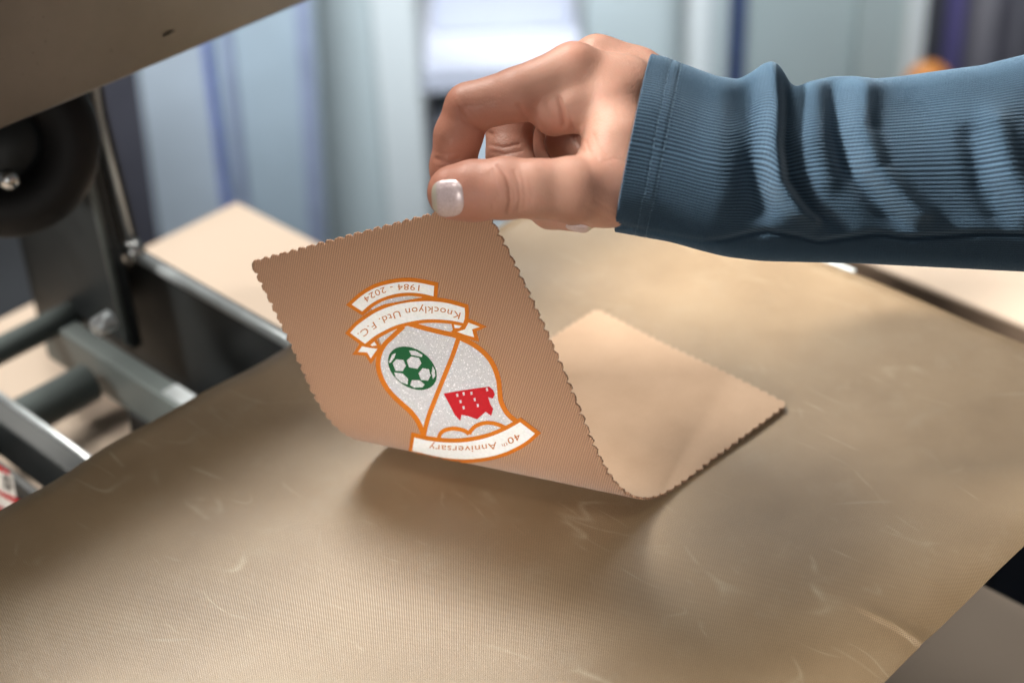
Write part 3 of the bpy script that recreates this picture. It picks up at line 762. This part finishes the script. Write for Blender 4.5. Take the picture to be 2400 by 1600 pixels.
RING = [(1420, 165, .5460, 58), (1262, 225, .5560, 56), (1225, 310, .5540, 54), (1240, 400, .5440, 50), (1320, 462, .5360, 44)]
LITTLE = [(1440, 200, .5640, 52), (1310, 255, .5730, 48), (1280, 330, .5710, 44), (1300, 395, .5630, 42), (1350, 430, .5560, 38)]
def hand_sd(P):
    X = 1200 + FPX * P[..., 0] / -P[..., 2]; Y = 800 - FPX * P[..., 1] / -P[..., 2]
    palm = chain(P, [(1345, 165, .5040, 64), (1460, 215, .5090, 74), (1560, 290, .5150, 90)], 6)
    palm = smin(palm, chain(P, [(1395, 148, .5240, 58), (1480, 195, .5260, 78), (1570, 275, .5260, 110)], 6), 9)
    palm = smin(palm, chain(P, [(1420, 168, .5440, 56), (1500, 230, .5420, 80), (1580, 300, .5340, 110)], 6), 9)
    palm = smin(palm, chain(P, [(1440, 205, .5620, 50), (1520, 300, .5500, 80), (1590, 330, .5380, 110)], 6), 9)
    palm = smin(palm, chain(P, [(1425, 430, .5000, 87), (1490, 400, .5090, 102), (1580, 360, .5160, 125)], 6), 10)     # thumb base
    palm = smin(palm, chain(P, [(1500, 440, .5300, 90), (1580, 370, .5260, 140)], 6), 8)                             # heel of the hand
    palm = smin(palm, chain(P, [(1428, 255, .5010, 66), (1450, 330, .4960, 66), (1458, 400, .4950, 70)], 5), 9)       # web between thumb and index
    palm = smin(palm, chain(P, [(1300, 262, .5035, 58), (1345, 250, .5020, 62)], 4), 3.0)                              # pad under the index knuckle
    palm = smin(palm, chain(P, [(1320, 335, .5330, 44), (1400, 372, .5250, 50), (1470, 400, .5200, 70)], 5), 6)                             # hollow of the palm
    palm = smin(palm, chain(P, [(1570, 340, .5230, 150), (1660, 385, .5220, 125), (1800, 390, .5200, 120)], 6), 10)                             # wrist and forearm
    d = palm
    d = smin(d, chain(P, INDEX, 1.6), 2.2)
    d = smin(d, chain(P, MIDDLE, 1.5), 0.7 + 4.5 * sstep(X, 1310, 1400))
    d = smin(d, chain(P, RING, 1.5), 0.7 + 2.0 * sstep(X, 1320, 1420))
    d = smin(d, chain(P, LITTLE, 1.5), 0.7 + 2.0 * sstep(X, 1340, 1440))
    d = smin(d, chain(P, THUMB, 2.0, 1.06), 0.35 + 6.0 * sstep(X, 1290, 1420))
    return d
def surface_nets(F, org, h):
    S = F < 0
    nx, ny, nz = F.shape
    c = np.zeros((nx - 1, ny - 1, nz - 1), np.int8)
    offs = [(i, j, k) for i in (0, 1) for j in (0, 1) for k in (0, 1)]
    for (i, j, k) in offs: c += S[i:nx - 1 + i, j:ny - 1 + j, k:nz - 1 + k]
    act = (c > 0) & (c < 8)
    I = np.argwhere(act); n = len(I)
    vid = -np.ones(act.shape, np.int64); vid[act] = np.arange(n)
    acc = np.zeros((n, 3)); cnt = np.zeros(n)
    vals = {o: F[I[:, 0] + o[0], I[:, 1] + o[1], I[:, 2] + o[2]] for o in offs}
    for a in offs:
        for ax_ in range(3):
            if a[ax_] == 1: continue
            b = list(a); b[ax_] = 1; b = tuple(b)
            va, vb = vals[a], vals[b]; mk = (va < 0) != (vb < 0)
            t_ = np.where(mk, va / np.where(mk, va - vb, 1), 0)
            p = np.tile(np.array(a, float), (n, 1)); p[:, ax_] += t_
            acc[mk] += p[mk]; cnt[mk] += 1
    V = (I + acc / cnt[:, None]) * h + org
    faces = []
    for ax_ in range(3):
        sl0 = [slice(1, -1)] * 3; sl0[ax_] = slice(0, -1)
        A = S[tuple(slice(0, -1) if k == ax_ else slice(1, -1) for k in range(3))]
        B = S[tuple(slice(1, None) if k == ax_ else slice(1, -1) for k in range(3))]
        E = np.argwhere(A != B)
        if len(E) == 0: continue
        e = E.copy()
        for k in range(3):
            if k != ax_: e[:, k] += 1
        flip = A[tuple(E.T)]
        u_, v_ = [(1, 2), (2, 0), (0, 1)][ax_]
        def cell(du, dv):
            q = e.copy(); q[:, u_] -= du; q[:, v_] -= dv; return vid[tuple(q.T)]
        q = np.stack([cell(0, 0), cell(1, 0), cell(1, 1), cell(0, 1)], 1)
        q[~flip] = q[~flip][:, ::-1]
        faces.append(q)
    F_ = np.concatenate(faces)
    return V, F_[(F_ >= 0).all(1)]
CAMROT = np.stack([RT, UP, -FW], 1)        # columns: camera axes in the world
def cam_to_world(V): return CAM + (V / 1000.0) @ CAMROT.T
GH = 0.42
lo = np.array([cpt(975, 300, .49)[0], cpt(1300, 590, .52)[1], -592.0]); hi = np.array([cpt(1830, 300, .52)[0], cpt(1300, 40, .52)[1], -472.0])
gx = np.arange(lo[0], hi[0], GH, dtype=np.float32); gy = np.arange(lo[1], hi[1], GH, dtype=np.float32); gz = np.arange(lo[2], hi[2], GH, dtype=np.float32)
FLD = np.empty((len(gx), len(gy), len(gz)), np.float32)
for i0 in range(0, len(gx), 16):
    G = np.stack(np.meshgrid(gx[i0:i0 + 16], gy, gz, indexing='ij'), -1)
    FLD[i0:i0 + 16] = hand_sd(G)
HV, HF = surface_nets(FLD, lo, GH)
del FLD
# relax the net
def relax(V, F, it, fac):
    for _ in range(it):
        s = np.zeros_like(V); c = np.zeros(len(V))
        for k in range(4):
            a, b = F[:, k], F[:, (k + 1) % 4]
            np.add.at(s, a, V[b]); np.add.at(c, a, 1); np.add.at(s, b, V[a]); np.add.at(c, b, 1)
        V = V + fac * (s / np.maximum(c, 1)[:, None] - V)
    return V
HV = relax(HV, HF, 4, 0.5)
def vnormals(V, F):
    n = np.cross(V[F[:, 2]] - V[F[:, 0]], V[F[:, 3]] - V[F[:, 1]])
    N = np.zeros_like(V)
    for k in range(4): np.add.at(N, F[:, k], n)
    return N / np.maximum(np.linalg.norm(N, axis=1, keepdims=True), 1e-9)
HN = vnormals(HV, HF)
PXX = 1200 + FPX * HV[:, 0] / -HV[:, 2]; PYY = 800 - FPX * HV[:, 1] / -HV[:, 2]; PD = -HV[:, 2] / 1000
def seg_dist(x, y, line):
    best = np.full(x.shape, 1e9); line = np.asarray(line, float)
    for a, b in zip(line[:-1], line[1:]):
        ab = b - a; h_ = np.clip(((x - a[0]) * ab[0] + (y - a[1]) * ab[1]) / (ab @ ab), 0, 1)
        best = np.minimum(best, np.hypot(x - a[0] - h_ * ab[0], y - a[1] - h_ * ab[1]))
    return best
front = np.clip(HN[:, 2] * 1.6, 0, 1)
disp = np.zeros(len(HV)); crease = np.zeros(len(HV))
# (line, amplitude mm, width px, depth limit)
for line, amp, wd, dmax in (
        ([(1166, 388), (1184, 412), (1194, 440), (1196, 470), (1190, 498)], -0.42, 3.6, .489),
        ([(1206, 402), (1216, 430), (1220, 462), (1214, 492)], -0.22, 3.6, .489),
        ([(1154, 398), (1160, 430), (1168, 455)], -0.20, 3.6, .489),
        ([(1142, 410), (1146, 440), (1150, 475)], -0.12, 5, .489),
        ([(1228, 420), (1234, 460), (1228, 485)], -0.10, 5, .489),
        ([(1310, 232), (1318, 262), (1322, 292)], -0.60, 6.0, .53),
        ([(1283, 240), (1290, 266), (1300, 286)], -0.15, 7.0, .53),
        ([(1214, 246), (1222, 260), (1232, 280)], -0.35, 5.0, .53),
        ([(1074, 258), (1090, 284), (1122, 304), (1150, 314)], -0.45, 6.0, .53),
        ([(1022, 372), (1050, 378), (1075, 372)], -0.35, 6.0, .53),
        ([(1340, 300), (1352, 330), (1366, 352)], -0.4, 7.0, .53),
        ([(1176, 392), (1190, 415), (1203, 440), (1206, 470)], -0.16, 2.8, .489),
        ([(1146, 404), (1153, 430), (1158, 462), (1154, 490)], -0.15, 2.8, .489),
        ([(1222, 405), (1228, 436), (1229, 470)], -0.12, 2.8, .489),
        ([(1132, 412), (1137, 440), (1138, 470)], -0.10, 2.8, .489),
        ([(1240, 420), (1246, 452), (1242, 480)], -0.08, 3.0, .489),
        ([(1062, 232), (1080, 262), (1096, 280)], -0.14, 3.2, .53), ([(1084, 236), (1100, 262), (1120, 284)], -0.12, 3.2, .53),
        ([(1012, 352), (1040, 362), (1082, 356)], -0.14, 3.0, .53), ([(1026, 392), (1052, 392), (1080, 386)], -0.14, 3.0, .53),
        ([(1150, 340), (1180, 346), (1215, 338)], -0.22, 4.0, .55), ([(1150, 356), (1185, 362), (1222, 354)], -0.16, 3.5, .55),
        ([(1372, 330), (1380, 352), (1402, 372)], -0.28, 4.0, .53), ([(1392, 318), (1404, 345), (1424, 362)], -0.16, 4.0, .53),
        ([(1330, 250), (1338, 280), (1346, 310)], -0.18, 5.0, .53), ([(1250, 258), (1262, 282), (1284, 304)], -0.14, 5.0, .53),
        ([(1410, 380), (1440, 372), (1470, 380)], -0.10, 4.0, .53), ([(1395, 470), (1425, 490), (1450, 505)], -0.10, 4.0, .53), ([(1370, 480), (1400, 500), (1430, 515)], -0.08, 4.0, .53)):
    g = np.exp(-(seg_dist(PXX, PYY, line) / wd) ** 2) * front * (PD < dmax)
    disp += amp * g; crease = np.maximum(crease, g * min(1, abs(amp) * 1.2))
# knuckle swell of the thumb joint, veins and tendons as gentle relief
disp += 0.5 * np.exp(-((PXX - 1185) / 55) ** 2 - ((PYY - 440) / 60) ** 2) * front
HV = HV + HN * disp[:, None]
HW = cam_to_world(HV)
person = mesh_obj('person', HW, HF, M['skin'], None, True)
tag(person, 'person\'s hand in blue ribbed sleeve pinching the corner of the tan swatch', 'person')
_bm = bmesh.new(); _bm.from_mesh(person.data); bmesh.ops.recalc_face_normals(_bm, faces=_bm.faces); _bm.to_mesh(person.data); _bm.free()
ca = person.data.color_attributes.new('flush_shade', 'FLOAT_COLOR', 'POINT')
low_ = sstep(PYY, 270, 400)
fl_ = np.clip(0.75 * sstep(-PXX, -1330, -1030) * low_ + 0.5 * np.exp(-((PXX - 1270) / 70) ** 2 - ((PYY - 300) / 60) ** 2) + 0.35 * np.exp(-((PXX - 1070) / 60) ** 2 - ((PYY - 260) / 60) ** 2)
              + 0.3 * np.exp(-((PXX - 1345) / 60) ** 2 - ((PYY - 110) / 40) ** 2) + 0.25 * np.exp(-((PXX - 1420) / 60) ** 2 - ((PYY - 440) / 60) ** 2), 0, 0.85)
fl_ = np.clip(fl_ + 0.45 * (1 - low_) * sstep(-PXX, -1330, -1130), 0, 0.8)
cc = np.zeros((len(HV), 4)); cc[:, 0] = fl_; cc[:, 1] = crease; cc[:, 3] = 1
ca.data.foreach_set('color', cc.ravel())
# nails: curved plates laid on the skin
def nail(name, cx, cy, ax_px, ay_px, rot, D0, lift, flip=False, sq=3.0):
    nr, nt = 14, 48
    uvs, pix = [], []
    for i in range(nr + 1):
        for j in range(nt):
            th_ = 2 * math.pi * j / nt; r = i / nr
            c_, s_ = math.cos(th_), math.sin(th_)
            k_ = (abs(c_) ** sq + abs(s_) ** sq) ** (-1 / sq)
            a_, b_ = r * k_ * c_, r * k_ * s_
            X_ = cx + ax_px * a_ * math.cos(rot) - ay_px * b_ * math.sin(rot); Y_ = cy + ax_px * a_ * math.sin(rot) + ay_px * b_ * math.cos(rot)
            pix.append((X_, Y_)); uvs.append(((0.5 - 0.5 * a_) if flip else (0.5 + 0.5 * a_), r))
    pix = np.array(pix); rr = np.array(uvs)[:, 1]
    dirs = np.stack([(pix[:, 0] - 1200) / FPX, -(pix[:, 1] - 800) / FPX, -np.ones(len(pix))], 1)
    D = np.full(len(pix), D0 * 1000.0)
    for _ in range(60):
        P = (dirs * D[:, None]).astype(np.float32); D += hand_sd(P) * 0.8
    P = dirs * D[:, None]; e = 0.4; g = np.zeros_like(P)
    for k in range(3):
        dlt = np.zeros(3); dlt[k] = e
        g[:, k] = hand_sd((P + dlt).astype(np.float32)) - hand_sd((P - dlt).astype(np.float32))
    g /= np.linalg.norm(g, axis=1, keepdims=True)
    P = P + g * (lift * (1 - rr ** 6) - 0.22 * rr ** 6 + 0.1)[:, None]
    Wp = cam_to_world(P)
    okv = np.abs(D - np.median(D)) < 9
    F = [(i * nt + j, i * nt + (j + 1) % nt, (i + 1) * nt + (j + 1) % nt, (i + 1) * nt + j) for i in range(nr) for j in range(nt)]
    F = [f_ for f_ in F if all(okv[i_] for i_ in f_)]
    Wp[~okv] = Wp[okv].mean(0)
    o = mesh_obj(name, Wp, F, M['nail'], person, True)
    bm = bmesh.new(); bm.from_mesh(o.data)
    for f in bm.faces:
        if f.normal.dot(Vector(CAM - Wp.mean(0))) < 0: f.normal_flip()
    bm.to_mesh(o.data); bm.free()
    uvl = o.data.uv_layers.new(name='UVMap'); li = np.empty(len(o.data.loops), int); o.data.loops.foreach_get('vertex_index', li)
    uvl.data.foreach_set('uv', np.array(uvs)[li].ravel())
    return o
nail('thumb_nail', 1049, 465, 39, 45, math.radians(-4), 0.46, 0.42)
nail('finger_nail', 1358, 535, 34, 10, math.radians(12), 0.46, 0.30, flip=True)

# ---- sleeve
TOP = np.array([(1400, 95), (1528, 128), (1560, 135), (1620, 158), (1680, 180), (1730, 188), (1760, 172), (1790, 150), (1812, 145), (1832, 160), (1850, 195), (1865, 206), (1900, 192), (1950, 181), (2000, 180), (2050, 186), (2100, 182), (2200, 168), (2300, 155), (2400, 130), (2900, 60)], float)
BOT = np.array([(1400, 538), (1443, 542), (1500, 553), (1570, 565), (1640, 585), (1700, 600), (1780, 610), (1850, 612), (2000, 615), (2200, 625), (2400, 635), (2900, 660)], float)
def build_sleeve():
    NA, NR = 300, 178
    NTH = NR * 6
    s = np.linspace(0, 1, NA) ** 1.25
    xt = 1528 + (2900 - 1528) * s; xb = 1443 + (2900 - 1443) * s
    def sm(x, T, w=9):
        return sum(np.interp(x + d, T[:, 0], T[:, 1]) for d in np.linspace(-w, w, 7)) / 7
    yt, yb = sm(xt, TOP), sm(xb, BOT, 20)
    D_c = np.interp(s, [0, 0.3, 1], [.5165, .5170, .5150]); wmm = np.interp(s, [0, 0.1, 0.4, 1], [.0400, .040, .041, .045])
    # angle samples at even arc length of a typical ellipse
    tt_ = np.linspace(0, 2 * math.pi, 4001); ex, ey = 36 * np.cos(tt_), 27 * np.sin(tt_)
    al_ = np.concatenate([[0], np.cumsum(np.hypot(np.diff(ex), np.diff(ey)))]); al_ /= al_[-1]
    f = np.arange(NTH) / NTH; th_ = np.interp(f, al_, tt_)
    ribs = np.cos(f * NR * 2 * math.pi)
    cth, sth = np.cos(th_), np.sin(th_)
    se = lambda a: np.sign(a) * np.abs(a) ** 0.92
    cx_, cy_ = (xt + xb) / 2, (yt + yb) / 2; hx, hy = (xt - xb) / 2, (yt - yb) / 2
    X = cx_[:, None] + hx[:, None] * se(sth)[None]; Y = cy_[:, None] + hy[:, None] * se(sth)[None]
    # the cuff's near rim bows a little
    X = X - (14 * np.exp(-s / 0.06))[:, None] * np.clip(cth, 0, 1)[None] * 0.5
    Dn = D_c[:, None] - wmm[:, None] * (np.sign(cth) * np.abs(cth) ** 0.72)[None]
    fr = np.clip(cth * 1.5, 0, 1)[None] * np.ones_like(X); bk = np.clip(-cth, 0, 1)[None] * np.ones_like(X)
    dsp = np.zeros_like(X)
    for line, amp, wd in (([(1806, 150), (1818, 250), (1812, 350), (1824, 430), (1858, 485), (1900, 520)], 5.5, 26), ([(1762, 190), (1766, 300), (1772, 400), (1790, 480)], -3.0, 36),
                          ([(1852, 205), (1846, 330), (1858, 420), (1905, 490), (1970, 540)], -4.5, 24), ([(2024, 190), (2012, 300), (2046, 400), (2108, 470), (2150, 510)], 4.5, 34),
                          ([(1958, 195), (1972, 300), (1992, 390), (2056, 460), (2130, 545)], -4.5, 30), ([(1920, 230), (1915, 330), (1935, 420)], 1.8, 30), ([(2330, 290), (2365, 410), (2410, 490)], 3.5, 38),
                          ([(2286, 320), (2310, 430), (2366, 545)], -3.2, 36), ([(2120, 210), (2200, 330), (2280, 470)], -1.2, 60), ([(1690, 210), (1680, 330), (1690, 450)], 1.2, 40), ([(2440, 240), (2480, 400)], -2.5, 50)):
        dsp += amp * np.exp(-(seg_dist(X, Y, line) / wd) ** 2)
    dsp *= np.clip(fr * 1.2, 0, 1) * np.where(Y < 505, 1, np.clip((548 - Y) / 43, 0, 1)) + 0
    dsp -= 2.0 * np.exp(-(seg_dist(X, Y, [(1445, 524), (1570, 552), (1650, 566), (1700, 560), (1760, 546), (1800, 541), (1870, 552), (1920, 565), (1990, 555), (2060, 546), (2130, 556), (2200, 552), (2300, 546), (2440, 550)]) / 7) ** 2) * np.clip(fr * 1.5, 0, 1)
    dsp += bk * (2.5 * np.sin(X / 55.0) + 1.5 * np.sin(X / 31.0 + 1))
    # soft random drape
    dsp += 0.5 * np.sin(X / 47 + Y / 90) * np.sin(Y / 60 - X / 140) * fr
    hemw = 62 + 0 * X
    dist0 = (X - (xb[0] + (xt[0] - xb[0]) * (sth[None] + 1) / 2))
    hem = sstep(-dist0, -80, -62) * np.clip((1 - np.abs(sth))[None] * 10, 0, 1)
    dsp += 0.25 * hem
    for c0_ in (46, 70): dsp -= 0.22 * np.exp(-((dist0 - c0_) / 4.0) ** 2)
    dsp += 0.22 * ribs[None] * (1 - 0.25 * hem)
    Dn = Dn - np.where(np.abs(cth)[None] > 0.02, 0, 0)
    Pc = np.stack([(X - 1200) / FPX * Dn, -(Y - 800) / FPX * Dn, -Dn], -1) * 1000
    Cc = np.stack([(cx_ - 1200) / FPX * D_c, -(cy_ - 800) / FPX * D_c, -D_c], -1) * 1000
    nrm_ = Pc - Cc[:, None]; upd = Pc * 0
    hh = np.hypot(hx, hy) * D_c / FPX * 1000
    ln_ = np.linalg.norm(nrm_, axis=-1, keepdims=True)
    nr_ = nrm_ / np.maximum(ln_, 1e-6)
    # fold relief pushes along the depth axis in front, ribs and hem along the surface normal
    small = 0.25 * hem + 0.22 * ribs[None] * (1 - 0.25 * hem) - sum(0.22 * np.exp(-((dist0 - c0_) / 4.0) ** 2) for c0_ in (46, 70))
    Pc = Pc + nr_ * small[..., None]
    Pc[..., 2] += (dsp - small)
    # cuff turned inwards: extra rows
    inner = [Cc[0] + (Pc[0] - Cc[0]) * k_ + np.array([dx, 0, 0]) for k_, dx in ((0.985, -0.35), (0.955, -0.1), (0.93, 0.8), (0.90, 2.5), (0.87, 5.0))]
    Pall = np.concatenate([np.array(inner[::-1]), Pc], 0)
    n0, n1 = Pall.shape[:2]
    Wd = cam_to_world(Pall.reshape(-1, 3))
    idx = np.arange(n0 * n1).reshape(n0, n1); nx_ = np.roll(idx, -1, 1)
    F = np.stack([idx[:-1].ravel(), idx[1:].ravel(), nx_[1:].ravel(), nx_[:-1].ravel()], 1)
    o = mesh_obj('sleeve', Wd, F, M['knit'], person, True)
    bm = bmesh.new(); bm.from_mesh(o.data); bmesh.ops.recalc_face_normals(bm, faces=bm.faces); bm.to_mesh(o.data); bm.free()
    along = np.concatenate([np.zeros(5), (s * (2900 - 1485)) / 8.0])
    uvv = np.stack([np.repeat(along, n1), np.tile(f * NR, n0)], 1)
    # keep the seam loop from wrapping backwards
    li = np.empty(len(o.data.loops), int); o.data.loops.foreach_get('vertex_index', li)
    uvf = uvv[li].reshape(-1, 4, 2)
    wrap = (uvf[:, :, 1].max(1) - uvf[:, :, 1].min(1)) > NR / 2
    uvf[wrap, :, 1] = np.where(uvf[wrap, :, 1] < NR / 2, uvf[wrap, :, 1] + NR, uvf[wrap, :, 1])
    uvl = o.data.uv_layers.new(name='UVMap'); uvl.data.foreach_set('uv', uvf.reshape(-1))
    # two rows of hem stitches, each a short raised thread
    VV, FF = [], []
    for c0_ in (46, 70):
        row = [Pc[int(np.argmin(np.abs(dist0[:, j] - c0_))), j] for j in range(NTH)]
        row = np.array(row); Nn = np.array([nr_[int(np.argmin(np.abs(dist0[:, j] - c0_))), j] for j in range(NTH)])
        for j in range(0, NTH - 6, 9):
            a_, b_ = row[j] + Nn[j] * 0.12, row[j + 5] + Nn[j + 5] * 0.12
            mid_ = (a_ + b_) / 2 + Nn[j + 2] * 0.22
            tg_ = (b_ - a_) / np.linalg.norm(b_ - a_); sd_ = np.cross(tg_, Nn[j]); n0_ = len(VV)
            for c_, r_ in ((a_, 0.05), (mid_, 0.16), (b_, 0.05)):
                for k_ in range(5):
                    an_ = 2 * math.pi * k_ / 5; VV.append(c_ + r_ * (math.cos(an_) * sd_ + math.sin(an_) * Nn[j]))
            for r_ in range(2):
                for k_ in range(5): FF.append((n0_ + r_ * 5 + k_, n0_ + r_ * 5 + (k_ + 1) % 5, n0_ + r_ * 5 + 5 + (k_ + 1) % 5, n0_ + r_ * 5 + 5 + k_))
    st_ = mesh_obj('stitching', cam_to_world(np.array(VV)), FF, M['thread'], o, True); st_['kind'] = 'stuff'
    return o
sleeve = build_sleeve()

# ================================================================== the room behind, far out of focus
def zb_(y, py, px=1200): return float(aty(px, py, y)[2])
def vx(px, py, y): return float(aty(px, py, y)[0])
def panel(name, x0, x1, y, th_, mat, parent=None, ptop=-250, zlo=None, py=200, bev=0.003):
    z1 = zb_(y, ptop); z0 = FLOOR_Z if zlo is None else zlo
    a, b = vx(x0, py, y), vx(x1, py, y)
    return box_xyz(name, a, b, y, y + th_, z0, z1, mat, parent, bev)
YB = 1.45
cab = empty('storage_cabinet', (vx(1100, 200, YB), YB + 0.2, FLOOR_Z))
tag(cab, 'white storage cabinet with pale papers inside, behind the hand', 'cabinet')
panel('side_panel', 735, 885, YB + 0.02, 0.03, M['cab_grey'], cab)  # grey colour stands in for shade on the white cabinet's side
panel('stile', 885, 985, YB, 0.03, M['cab_white'], cab)
panel('back_panel', 990, 1372, YB + 0.20, 0.02, M['cab_white'], cab)
box_xyz('shelf', vx(990, 200, YB), vx(1372, 200, YB), YB + 0.02, YB + 0.19, zb_(YB, 205) - 0.012, zb_(YB, 205) + 0.012, M['paper'], cab)
panel('inner_partition', 1000, 1022, YB + 0.06, 0.10, M['mauve_grey'], cab, 215)
pp = tag(panel('paper_stack', 1020, 1340, YB + 0.10, 0.06, M['paper'], None, -200, zb_(YB, 205) + 0.0125), 'pale lavender sheets standing on the white cabinet shelf', 'paper')
fold = tag(panel('folder', 1030, 1200, YB + 0.08, 0.02, M['film2'], None, 222, zb_(YB, 500)), 'pale blue folder below the white cabinet shelf', 'folder')
gcab = empty('grey_cabinet', (vx(1750, 100, YB), YB + 0.2, FLOOR_Z))
tag(gcab, 'grey-green metal cabinet with white posts, above the sleeve', 'cabinet')
panel('door', 1372, 1612, YB + 0.12, 0.02, M['cab_grey'], gcab, py=80)
panel('post', 1618, 1668, YB, 0.05, M['cab_white'], gcab, py=80)
panel('frame', 1668, 1712, YB + 0.04, 0.04, M['cab_grey'], gcab, py=80)
panel('gasket', 1712, 1750, YB + 0.02, 0.03, M['navy'], gcab, py=80)
panel('door', 1750, 2010, YB + 0.05, 0.03, M['cab_green'], gcab, py=80)
panel('door', 2012, 2130, YB + 0.03, 0.03, M['cab_green'], gcab, py=80)
panel('post', 2128, 2170, YB + 0.01, 0.04, M['cab_white'], gcab, py=80)
cur = empty('hanging_cloth', (vx(2300, 80, YB + 0.1), YB + 0.12, FLOOR_Z))
tag(cur, 'dark charcoal cloth with violet stripes hanging beside the grey-green cabinet', 'cloth')
def drape(name, x0, x1, y, mat, parent):
    xs_ = np.linspace(vx(x0, 80, y), vx(x1, 80, y), 60); z1 = zb_(y, -250)
    a = [(x_, y + 0.012 * math.sin(x_ * 90 + 1.1 * math.sin(x_ * 23)), z) for z in (FLOOR_Z, z1) for x_ in xs_]
    o = mesh_obj(name, a, [(i, i + 1, 61 + i, 60 + i) for i in range(59)], mat, parent, True)
    o.modifiers.new('thick', 'SOLIDIFY').thickness = 0.003
drape('panel', 2172, 2222, YB + 0.10, M['charcoal'], cur)
drape('stripe', 2222, 2262, YB + 0.09, M['purple'], cur)
drape('panel', 2262, 2700, YB + 0.10, M['mauve_grey'], cur)
# the orange thing is rounded, low, in front of the cloth
oc = aty(2175, 205, YB - 0.06)
bm = bmesh.new(); bmesh.ops.create_uvsphere(bm, u_segments=32, v_segments=20, radius=0.022)
for v_ in bm.verts:
    v_.co.z = v_.co.z * 1.1 if v_.co.z > 0 else v_.co.z * 1.4
me = bpy.data.meshes.new('orange_bottle'); 
bmesh.ops.translate(bm, verts=bm.verts, vec=(0, 0, 0)); bm.to_mesh(me); bm.free()
cone = empty('spray_bottle', (oc[0], oc[1], FLOOR_Z))
tag(cone, 'small round-topped orange bottle beside the dark cloth', 'bottle')
capo = link('cap', me, M['orange_obj'], cone, True); capo.location = (0, 0, oc[2] - FLOOR_Z)
tube('body', [(oc[0], oc[1], FLOOR_Z), (oc[0], oc[1], FLOOR_Z + 0.02), (oc[0], oc[1], oc[2] - 0.03), (oc[0], oc[1], oc[2] - 0.01)], [0.028, 0.03, 0.03, 0.02], M['orange_obj'], cone, 28)
# film rolls and boards on the left
YF = 1.30
flm = empty('film_sheets', (vx(520, 300, YF), YF, FLOOR_Z))
tag(flm, 'pale blue plastic film sheets with blue edge strips, standing beyond the table', 'plastic film')
def slant(name, x0t, x1t, x0b, x1b, y, th_, mat, parent, pt=0, pb=560):
    """upright board whose sides are given at two picture heights"""
    P = [aty(x0t, pt, y), aty(x1t, pt, y), aty(x1b, pb, y), aty(x0b, pb, y)]
    # carry the sides up and down
    l0, l1 = P[0] - P[3], P[1] - P[2]
    k1, k0 = (zb_(y, -250) - P[3][2]) / l0[2], (FLOOR_Z - P[3][2]) / l0[2]
    o = [P[3] + l0 * k0, P[2] + l1 * ((FLOOR_Z - P[2][2]) / l1[2]), P[2] + l1 * ((zb_(y, -250) - P[2][2]) / l1[2]), P[3] + l0 * k1]
    return prism(name, o, (0, th_, 0), mat, parent, 0)
slant('sheet', 300, 480, 375, 545, YF + 0.03, 0.01, M['film2'], flm)
slant('edge_strip', 458, 478, 530, 552, YF + 0.018, 0.006, M['blue'], flm)
slant('sheet', 478, 735, 548, 770, YF + 0.032, 0.01, M['film'], flm)
slant('edge_strip', 510, 530, 565, 590, YF + 0.022, 0.006, M['blue_pale'], flm)
slant('edge_strip', 690, 722, 725, 760, YF + 0.022, 0.006, M['blue_pale'], flm)
brd = tag(slant('dark_board', 200, 302, 270, 378, YF + 0.05, 0.02, M['mauve_grey'], None), 'dark mauve-grey board standing left of the pale blue film', 'board')
# dark box below the overhanging right edge of the press
bx_p = pq(2400, 1380, -0.30)
tag(box_pq('storage_box', pc + 0.05, pc + 0.45, 0.0, 0.35 - 0.4 + 0.25, FLOOR_Z, -0.30, M['navy'], None, 0.004), 'dark blue box on the floor between the two tables', 'box')
